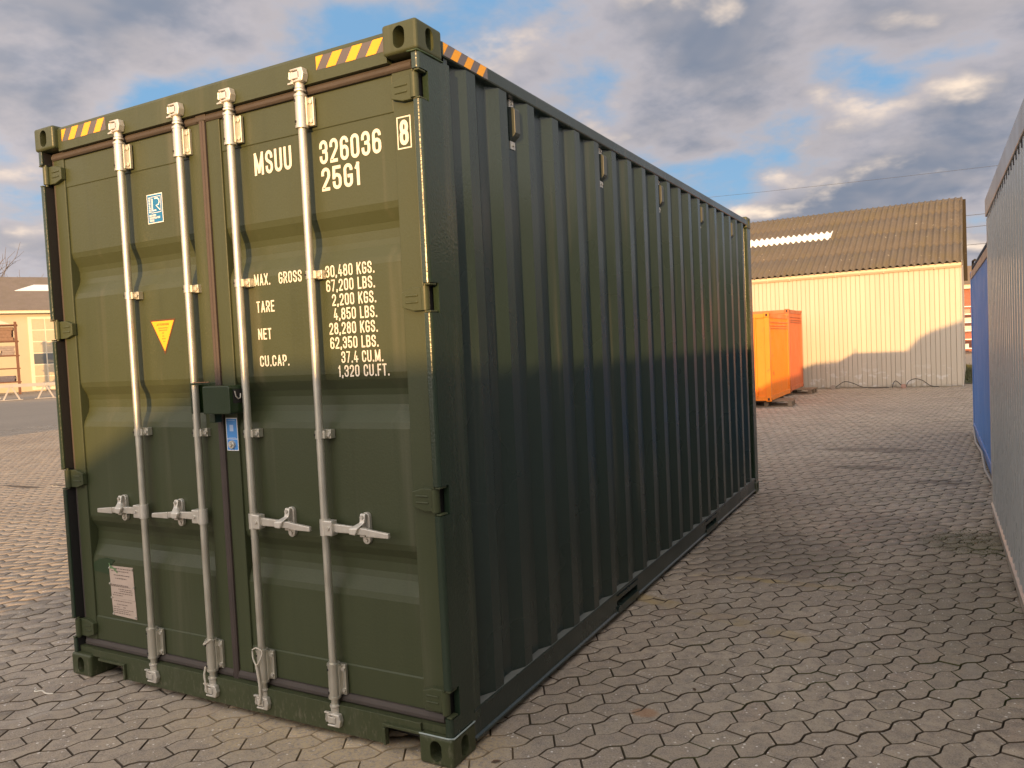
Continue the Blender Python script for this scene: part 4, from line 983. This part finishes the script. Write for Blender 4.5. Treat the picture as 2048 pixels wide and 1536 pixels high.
def wave_sheet(x0, x1, s0, s1, lift, pitch=.180, amp=.040, n=8, y0=-.16, z0=3.475, th=.008):
    cols = int((x1 - x0) / pitch * n); m = MB(); vs = []
    for s_, l in ((s0, lift + .010), (s1, lift)):
        for i in range(cols + 1):
            x = x0 + (x1 - x0) * i / cols; h = amp * math.sin(2 * math.pi * (x / pitch)) + l
            vs.append((x, y0 + s_ * math.cos(RS) - h * math.sin(RS), z0 + s_ * math.sin(RS) + h * math.cos(RS)))
    vs += [(a[0], a[1] + th * .3, a[2] - th) for a in vs[:cols + 1]]
    c = cols + 1
    m.add(vs, [(i, i + 1, c + i + 1, c + i) for i in range(cols)] + [(i + 1, i, 2 * c + i, 2 * c + i + 1) for i in range(cols)], True); return m
SL = 5.72
lims = [0, 1.45, 2.95, 4.40, SL]
for i in range(4): lpart('roof_sheet_row', wave_sheet(-BL - .1, .05, lims[i], lims[i + 1] + (.12 if i < 3 else 0), .045 + i * .0005), M_roof, barn)
def sky_mat(nm):
    m = Mat(nm); m.set(Base_Color=m.mix(m.noise(3, 4), (.74, .74, .74), (.86, .86, .86)), Roughness=.4); return m.m
M_skyl = sky_mat('white_translucent_sheet')
lpart('skylight_sheet', wave_sheet(-BL, -3.72, 2.95, 3.62, .062), M_skyl, barn)
m = MB(); m.prism([(4.80, 5.86), (5.0, 5.93), (5.2, 5.86), (5.2, 5.94), (5.0, 6.02), (4.80, 5.94)], 'x', -BL - .1, .07); lpart('ridge_cap', m, M_roof, barn)
m = MB(); vs = [(x, 5.0 + (5.0 - y), z) for x, y, z in [(0.16, -.16, 3.50), (-BL, -.16, 3.50), (-BL, 5.0, 5.95), (.16, 5.0, 5.95)]]; m.add(vs, [(0, 1, 2, 3)]); lpart('rear_roof', m, M_roof, barn)
for s_ in (0,):
    m = MB(); a = (.165, -.17, 3.40); b = (.165, 5.0, 5.84); m.prism([(-.17, 3.40), (-.17, 3.54), (5.0, 5.98), (5.0, 5.84)][::-1], 'x', .052, .072); lpart('barge_board', m, M_roof, barn)
# cables lying against the barn
def smooth(P, n=8):
    P = [Vector(p) for p in P]; out = []
    for i in range(len(P) - 1):
        a, b, c_, d_ = P[max(i - 1, 0)], P[i], P[i + 1], P[min(i + 2, len(P) - 1)]
        for k in range(n):
            t = k / n; out.append(.5 * ((2 * b) + (c_ - a) * t + (2 * a - 5 * b + 4 * c_ - d_) * t * t + (3 * b - a - 3 * c_ + d_) * t ** 3))
    out.append(P[-1]); return out
M_cable = plain('black_cable', (.03, .028, .025), .6)
for pts, lb in (([(1.42, 22.86, .012), (1.55, 22.90, .12), (1.72, 22.93, .21), (1.95, 22.92, .15), (2.2, 22.86, .04), (2.5, 22.84, .012), (2.9, 22.86, .012)], 'black cable looping up the barn wall beside a small concrete block'),
                ([(3.0, 22.84, .012), (3.02, 22.9, .13), (3.08, 22.92, .2), (3.18, 22.9, .13), (3.26, 22.84, .03)], 'small black cable loop at the barn foot, middle one of three'),
                ([(3.36, 22.84, .03), (3.42, 22.9, .17), (3.58, 22.93, .25), (3.78, 22.92, .2), (3.98, 22.86, .05), (4.2, 22.84, .012)], 'widest black cable loop at the right of the barn foot')):
    m = MB(); m.tube(smooth(pts), .011, 6); part('cable_loop', m, M_cable, None, label=lb, cat='cable')
for x, lb in ((1.40, 'small pale concrete block at the barn foot by the left cable'), (3.30, 'small reddish concrete block at the barn foot between the cables')):
    m = MB(); m.box(x - .07, x + .06, 22.62, 22.82, 0, .09); m.box(x - .05, x + .04, 22.66, 22.78, .09, .12); part('concrete_block', m, plain('block_%d' % x, (.30, .25, .20) if x < 2 else (.36, .22, .17), .9), None, bevel=.012, label=lb, cat='block')

# ---------------------------------------------------------------- behind the right-hand gap
def brick():
    m = Mat('red_brick'); b = m.n.new('ShaderNodeTexBrick'); b.inputs['Scale'].default_value = 4.0; b.inputs['Color1'].default_value = (.34, .095, .045, 1); b.inputs['Color2'].default_value = (.27, .07, .035, 1); b.inputs['Mortar'].default_value = (.35, .28, .22, 1)
    m.l.new(m.mapv((1, 1, 1), (0, 0, 0), (R(90), 0, 0)), b.inputs['Vector']); m.set(Base_Color=b.outputs['Color'], Roughness=.85); return m.m
t = thing('brick_building', (14, 62, 0), 'red brick building with brown roof, seen in the gap between barn and blue container', 'building')
m = MB(); m.box(2, 30, 62, 72, 0, 4.45); part('wall', m, brick(), t)
m = MB(); m.box(1.7, 30.3, 61.75, 62.2, 4.45, 4.75); part('fascia', m, plain('pale_fascia', (.62, .56, .48), .6), t)
m = MB(); m.prism([(61.6, 4.75), (72.4, 4.75), (67, 6.4)], 'x', 1.6, 30.4); part('roof', m, plain('brown_roof', (.22, .155, .095), .9), t)
for xx in (9.5, 13, 16.5):
    m = MB(); m.box(xx, xx + 1.5, 61.92, 61.99, 1.2, 2.6); w = part('window', m, plain('white_frame_%d' % xx, (.75, .73, .7), .5), t)
    m = MB(); m.box(xx + .08, xx + 1.42, 61.90, 61.918, 1.28, 2.52); part('pane', m, plain('dark_glass_%d' % xx, (.03, .035, .04), .08), w)
t = thing('storage_rack', (6.4, 57.5, 0), 'white storage rack of boxes in front of the red brick building', 'rack')
for xx in (4.2, 5.35, 6.5, 7.65, 8.8):
    for yy in (57.1, 57.9):
        m = MB(); m.box(xx - .04, xx + .04, yy - .04, yy + .04, 0, 3.15); part('upright', m, M_stickwhite, t)
cols = [(.55, .50, .42), (.40, .12, .08), (.60, .58, .55), (.30, .28, .22), (.65, .60, .45)]
for j, zz in enumerate((.35, .95, 1.5, 2.05, 2.6, 3.1)):
    m = MB(); m.box(4.15, 8.85, 57.05, 57.95, zz - .05, zz); part('shelf', m, M_stickwhite, t)
k = 0
for zz in (.35, .95, 1.5, 2.05, 2.6):
    for xx in (4.3, 5.45, 6.6, 7.75):
        w = random.uniform(.6, 1.0); h = random.uniform(.22, .42); m = MB(); m.box(xx, xx + w, 57.15, 57.85, zz, zz + h); k += 1
        part('stacked_box', m, plain('box_card_%d' % k, cols[k % 5], .8), t, bevel=.02)
gm = Mat('rough_grass'); gm.set(Base_Color=gm.mix(gm.noise(3, 5), (.040, .050, .018), (.10, .095, .040)), Roughness=.95)
m = MB(); m.add([(4.9, 24.5, .0), (14, 24.5, .0), (14, 38, .0), (4.9, 38, .0)], [(0, 1, 2, 3)])
vs, fs = [], []
for i in range(6000):
    x, y = random.uniform(4.95, 9), random.uniform(24.6, 37.9); a = random.uniform(0, 6.28); h = random.uniform(.05, .16); w = .012; dx, dy = math.cos(a) * w, math.sin(a) * w; lx, ly = random.gauss(0, .05), random.gauss(0, .05)
    o = len(vs); vs += [(x - dx, y - dy, 0), (x + dx, y + dy, 0), (x + lx, y + ly, h)]; fs.append((o, o + 1, o + 2))
m.add(vs, fs); part('grass', m, gm.m, None, label='strip of rough grass beyond the barn corner', cat='grass', kind='stuff')
# overhead lines
M_wire = plain('wire_dark', (.05, .05, .05), .6)
for z, y, lb in ((9.35, 60, 'highest of three thin power cables in the sky gap right of the barn'), (8.55, 60, 'middle of three thin power cables in the sky gap right of the barn'), (7.35, 60, 'lowest thin power cable in the sky gap right of the barn')):
    pts = [(x, y, z + .0006 * (x - 4) ** 2 - .01) for x in np.linspace(-40, 48, 23)]; m = MB(); m.tube(pts, .016, 5); part('power_cable', m, M_wire, None, label=lb, cat='cable', group='overhead power cables')
m = MB(); m.tube([(x, 60, 12.6 - .018 * x + .0005 * (x - 4) ** 2) for x in np.linspace(-40, 48, 23)], .010, 5); part('power_cable', m, M_wire, None, label='faint lone cable high above the barn roof crossing the clouds', cat='cable', group='overhead power cables')
for x, lb in ((-40, 'wooden power pole hidden behind the green container'), (48, 'wooden power pole far right, hidden behind the site cabins')):
    t = thing('power_pole', (x, 60, 0), lb, 'pole'); m = MB(); m.cyl((x, 60, 0), (x, 60, 15), .16, .11, n=12); part('pole', m, M_wood, t)
    for z in (8.0, 9.0, 9.9, 13.6): m = MB(); m.box(x - .06, x + .06, 59.2, 60.8, z - .06, z + .06); part('crossarm', m, M_wood, t)

# ---------------------------------------------------------------- far left workshop, seen past the container
DIR = Vector((-.866575, .499047, 0)); ANG = math.atan2(.866575, .499047)
def far(depth, off=0.0): q = Vector((CAM[0], CAM[1], 0)) + DIR * depth + Vector((.499047, .866575, 0)) * off; return (q.x, q.y, 0)
hall = thing('workshop_hall', far(79.6), 'cream workshop hall with grey roof and tall panelled door at the far left', 'building', rot=(0, 0, ANG))
M_hall = plain('cream_render', (.50, .43, .30), .75, var=.07, scale=.8); M_hroof = roof_mat('grey_sheet_roof', (.19, .155, .125), .3)
m = MB(); m.box(-16, 14, 0, 14, 0, 6.75); lpart('wall', m, M_hall, hall)
m = MB(); m.box(-16.4, 14.4, -.5, -.0, 6.75, 7.0); lpart('eaves_board', m, plain('eaves_cream', (.72, .65, .5), .6), hall)
m = MB(); m.prism([(-.6, 7.0), (14.6, 7.0), (7, 10.6)], 'x', -16.5, 14.5); hr = lpart('roof', m, M_hroof, hall)
def on_roof(x, s, lift=.04): return (x, -.6 + s * 7.6, 7.0 + s * 3.6 + lift)
for xs in ((-.7, 4.5), (-6.3, -3.2), (-13, -9)):
    m = MB(); a = [on_roof(xs[0], .56), on_roof(xs[1], .56), on_roof(xs[1], .74), on_roof(xs[0] + 1.5, .74)]; b = [(p[0], p[1], p[2] - .06) for p in a]
    m.add(a + b, [(0, 1, 2, 3), (0, 4, 5, 1), (3, 2, 6, 7), (0, 3, 7, 4)]); lpart('skylight', m, M_skyl, hall)
m = MB(); m.box(.1, 4.5, -.06, -.001, .1, 6.45); dr_ = lpart('vehicle_door', m, plain('door_cream_frame', (.74, .66, .50), .5), hall)
k = 0
for r_ in range(6):
    for c_ in range(4):
        x0 = .38 + c_ * 1.02; z0 = .35 + r_ * 1.0; m = MB(); m.box(x0, x0 + .92, -.085, -.061, z0, z0 + .90)
        glass = (r_ == 2); lpart('door_pane' if glass else 'door_panel', m, plain('hall_glass_%d' % k, (.10, .11, .11), .15) if glass else plain('hall_panel_%d' % k, (.50, .42, .29), .6), hall); k += 1
rack = thing('timber_rack', far(72), 'rusty steel rack stacked with timber and metal in front of the cream hall', 'rack', rot=(0, 0, ANG))
M_rust = plain('rusted_rack_steel', (.16, .075, .045), .8, var=.3)
for xx in (-6.2, -4.2, -2.35, -.75):
    for yy in (-.6, .6):
        m = MB(); m.box(xx - .09, xx + .09, yy - .08, yy + .08, 0, 5.6); lpart('upright', m, M_rust, rack)
for zz in (1.0, 2.05, 3.05, 4.15, 5.4):
    m = MB(); m.box(-6.4, -.6, -.7, .7, zz - .09, zz); lpart('shelf_beam', m, M_rust, rack)
for i, (xa, xb, z0, z1, c) in enumerate(((-6.3, -3.9, 1.0, 1.35, (.10, .09, .11)), (-3.6, -.9, 1.0, 1.45, (.12, .11, .14)), (-5.9, -2.7, 2.05, 2.4, (.13, .12, .12)), (-6.2, -3.0, 3.05, 3.75, (.33, .26, .2)), (-2.9, -1.95, 3.05, 3.9, (.36, .33, .30)), (-1.9, -.85, 3.05, 3.75, (.30, .25, .22)), (-6.3, -4.3, 4.15, 5.2, (.27, .17, .11)), (-4.1, -2.5, 4.15, 5.25, (.30, .20, .13)), (-2.3, -.85, 4.15, 5.2, (.24, .15, .10)))):
    m = MB(); n_ = 4
    for q in range(n_):
        for w_ in range(4):
            ya = -.5 + w_ * .26; za = z0 + (z1 - z0) * q / n_; m.box(xa + random.uniform(0, .2), xb - random.uniform(0, .2), ya, ya + .23, za + .01, za + (z1 - z0) / n_)
    lpart('timber_bundle', m, plain('bundle_%d' % i, c, .85, var=.3), rack)
for x0_, x1_, h in ((-6, -3.4, .55), (-3.2, -1.0, .45)):
    m = MB(); m.prism([(x0_, 5.40), (x1_, 5.40), (x1_ - .7, 5.40 + h * .7), ((x0_ + x1_) / 2, 5.40 + h), (x0_ + .6, 5.40 + h * .6)], 'y', -.5, .5); lpart('tarp_heap', m, plain('tarp_%d' % int(x0_ * 10), (.62, .56, .47), .8), rack)
tr = thing('trailer_frame', far(56.6), 'long white steel trailer frame on splayed legs in front of the cream hall', 'trailer', rot=(0, 0, ANG))
M_wst = plain('white_steel', (.42, .40, .37), .5, var=.15, scale=3)
m = MB(); m.box(-6, 4.2, -.1, .1, .78, .96); m.box(-6, 4.2, 1.3, 1.5, .78, .96); lpart('chassis_beam', m, M_wst, tr)
for xx in (-5.6, -2.6, .2, 3.0):
    m = MB(); m.box(xx - .06, xx + .06, .1, 1.3, .80, .92); lpart('cross_member', m, M_wst, tr)
for xx in (-4.4, -1.05, .75):
    for s_ in (-1, 1):
        m = MB(); m.add([(xx + s_ * .06 - .05, -.07, .78), (xx + s_ * .06 + .05, -.07, .78), (xx + s_ * .42 + .05, -.07, .03), (xx + s_ * .42 - .05, -.07, .03)] + [(xx + s_ * .06 - .05, .07, .78), (xx + s_ * .06 + .05, .07, .78), (xx + s_ * .42 + .05, .07, .03), (xx + s_ * .42 - .05, .07, .03)],
                        [(0, 1, 2, 3), (4, 7, 6, 5), (0, 3, 7, 4), (1, 5, 6, 2), (0, 4, 5, 1), (3, 2, 6, 7)]); lpart('leg', m, M_wst, tr)
    m = MB(); m.box(xx - .60, xx + .60, -.14, .14, .0, .035); lpart('foot_plate', m, M_wst, tr)
m = MB(); m.box(-6, -1.6, -.05, .05, .12, .20); lpart('lower_rail', m, M_wst, tr)
for i, (xx, zz, c) in enumerate(((-3.6, .0, (.06, .055, .05)), (-2.6, .0, (.09, .07, .06)), (-5.2, .0, (.08, .06, .05)))):
    m = MB(); m.box(xx - .45, xx + .4, .3, 1.1, 0, .62); lpart('machine_part', m, plain('part_%d' % i, c, .7), tr, bevel=.08)
for i, (off, dep, c, lb) in enumerate(((3.0, 66, (.20, .10, .07), 'rusty drum pile at the foot of the hall door'),)):
    p = far(dep, off); t = thing('scrap_pile', p, lb, 'scrap', rot=(0, 0, ANG))
    for q in range(5):
        m = MB(); m.cyl((-.5 + q * .26, .0, .2 + (q % 2) * .24), (-.5 + q * .26, .7, .2 + (q % 2) * .24), .20, n=12); lpart('drum', m, plain('drum_%d_%d' % (i, q), shade(c, random.uniform(.7, 1.3)), .7), t)
# bare tree behind the hall
tp = far(104, -3.6); tree = thing('bare_tree', tp, 'leafless winter tree rising behind the hall roof at far left', 'tree')
twigs = MB(); trunk = MB()
def grow(mb, p, d, L, r, lev):
    pts = [p]; rr = [r]
    for i in range(4):
        d = (d + Vector((random.gauss(0, .10), random.gauss(0, .10), .05))).normalized(); p = p + d * L / 4; pts.append(p); rr.append(r * (1 - .13 * (i + 1)))
    mb.tube(pts, rr, 6 if lev < 2 else 4)
    if lev >= 5: return
    for k in range(3 if lev < 4 else 2):
        a = d.orthogonal().normalized(); a.rotate(Matrix.Rotation(random.uniform(0, 6.28), 3, d)); nd = (d + a * random.uniform(.35, .8)).normalized()
        grow(twigs, pts[random.choice((2, 3, 4))] if k else pts[4], nd, L * random.uniform(.62, .82), r * .58, lev + 1)
grow(trunk, Vector(tp), Vector((0, 0, 1)), 6.4, .42, 0)
M_bark = plain('bare_bark', (.17, .135, .11), .9)
part('trunk', trunk, M_bark, tree); part('crown', twigs, M_bark, tree)

# ---------------------------------------------------------------- unseen buildings added to cast shade on the yard
M_shed = plain('shed_sheet', (.34, .33, .31), .6, var=.08); M_shedroof = plain('shed_roof', (.14, .12, .11), .85)
t = thing('shade_shed', (4.8, -14, 0), 'low hipped storage shed out of view behind the camera', 'shed')  # made-up shed, shaped to cast the shadow line on the doors
m = MB(); m.box(2.3, 7.3, -16.1, -11.9, 0, 2.36); part('wall', m, M_shed, t)
m = MB(); m.add([(2.19, -16.2, 2.36), (7.4, -16.2, 2.36), (7.4, -11.8, 2.36), (2.19, -11.8, 2.36), (4.39, -14, 3.42), (7.4, -14, 3.42)], [(0, 1, 5, 4), (1, 2, 5), (2, 3, 4, 5), (3, 0, 4), (0, 3, 2, 1)]); part('roof', m, M_shedroof, t)
m = MB(); m.box(3.2, 5.4, -11.89, -11.85, 0, 2.1); part('sliding_door', m, M_fascia, t)
t = thing('stepped_shade_block', (10, 6, 0), 'narrow workshop with a stepped roof, hidden behind the site cabin', 'building')  # made-up block, outline drawn to cast the rising shadow on the barn wall
m = MB(); m.prism([(7.6, 0), (12, 0), (12, 5.2), (8.96, 4.20), (8.18, 3.94), (7.75, 3.45), (7.6, 3.4)], 'y', 3.6, 5.0); part('wall', m, M_shed, t)
for xx in (8.2, 10): m = MB(); m.box(xx, xx + 1.0, 4.995, 5.03, 1.2, 2.4); part('window', m, M_hole, t)
m = MB(); m.prism([(4.62, 2.716), (6.9, 2.716), (6.9, 3.20), (5.6, 3.17), (5.0, 3.12), (4.62, 2.98)], 'y', 4.5, 5.0); part('roof_shade_block', m, M_fascia, c1)  # unseen block added on the cabin roof to shape the barn shadow
t = thing('shade_block', (-26.4, -14.3, 0), 'flat roofed warehouse out of view to the left behind the camera', 'building', rot=(0, 0, SUN_AZ))  # made-up building, put here to throw shade on the far left paving
m = MB(); m.box(-14, 14.2, -5, 4, 0, 4.2); lpart('wall', m, M_shed, t)
m = MB(); m.box(-14.2, 14.4, -5.2, 4.2, 4.2, 4.5); lpart('roof_rim', m, M_shedroof, t)

# ---------------------------------------------------------------- small litter on the paving
def scrap(name, x, y, pts, r, mat, lb, cat):
    m = MB(); m.tube(smooth([(x + a, y + b, c) for a, b, c in pts], 5), r, 6); part(name, m, mat, None, label=lb, cat=cat)
scrap('white_string', .10, -.22, [(-.07, .01, .004), (-.05, -.01, .004), (-.02, .008, .005), (.03, .0, .004), (.07, .012, .004)], .0035, M_white, 'short white string lying on the paving left of the container door', 'string')
M_leaf = plain('dry_leaf', (.10, .06, .035), .8)
def leaf(x, y, s_, a, lb):
    m = MB(); pts = [(-1, 0), (-.4, .38), (.3, .34), (1, 0), (.3, -.34), (-.4, -.38)]
    vs = [(x + s_ * (px_ * math.cos(a) - py_ * math.sin(a)), y + s_ * (px_ * math.sin(a) + py_ * math.cos(a)), .004 + (.010 * abs(py_) * s_ / .03 if i not in (0, 3) else 0)) for i, (px_, py_) in enumerate(pts)]
    m.add(vs, [(0, 5, 4, 3), (0, 3, 2, 1)]); part('dry_leaf', m, M_leaf, None, label=lb, cat='leaf')
leaf(2.56, .12, .022, .7, 'small dry brown leaf on the paving by the near container corner')
leaf(3.10, 1.05, .020, 2.1, 'dark dry leaf lying alone in the middle of the paving')
leaf(3.62, 3.05, .024, 1.1, 'dry leaf fragment near the stained paving by the grey cabin')
mm = Mat('moss_green'); mm.set(Base_Color=mm.mix(mm.noise(30, 5), (.055, .060, .016), (.11, .11, .035)), Roughness=.95)
m = MB(); vs, fs = [], []
for i in range(1600):
    a = random.uniform(0, 6.28); r_ = math.sqrt(random.random()); x = 4.36 + .36 * r_ * math.cos(a) + random.gauss(0, .08); y = 4.36 + .36 * r_ * math.sin(a) + random.gauss(0, .10)
    if x > 4.515: continue
    h = random.uniform(.001, .006); w = random.uniform(.003, .007); b = random.uniform(0, 6.28); dx, dy = w * math.cos(b), w * math.sin(b); o = len(vs)
    vs += [(x - dx, y - dy, -.002), (x + dx, y + dy, -.002), (x + random.gauss(0, .004), y + random.gauss(0, .004), h)]; fs.append((o, o + 1, o + 2))
m.add(vs, fs); part('moss', m, mm.m, None, label='green moss patch on the paving at the foot of the grey cabin', cat='moss', kind='stuff')
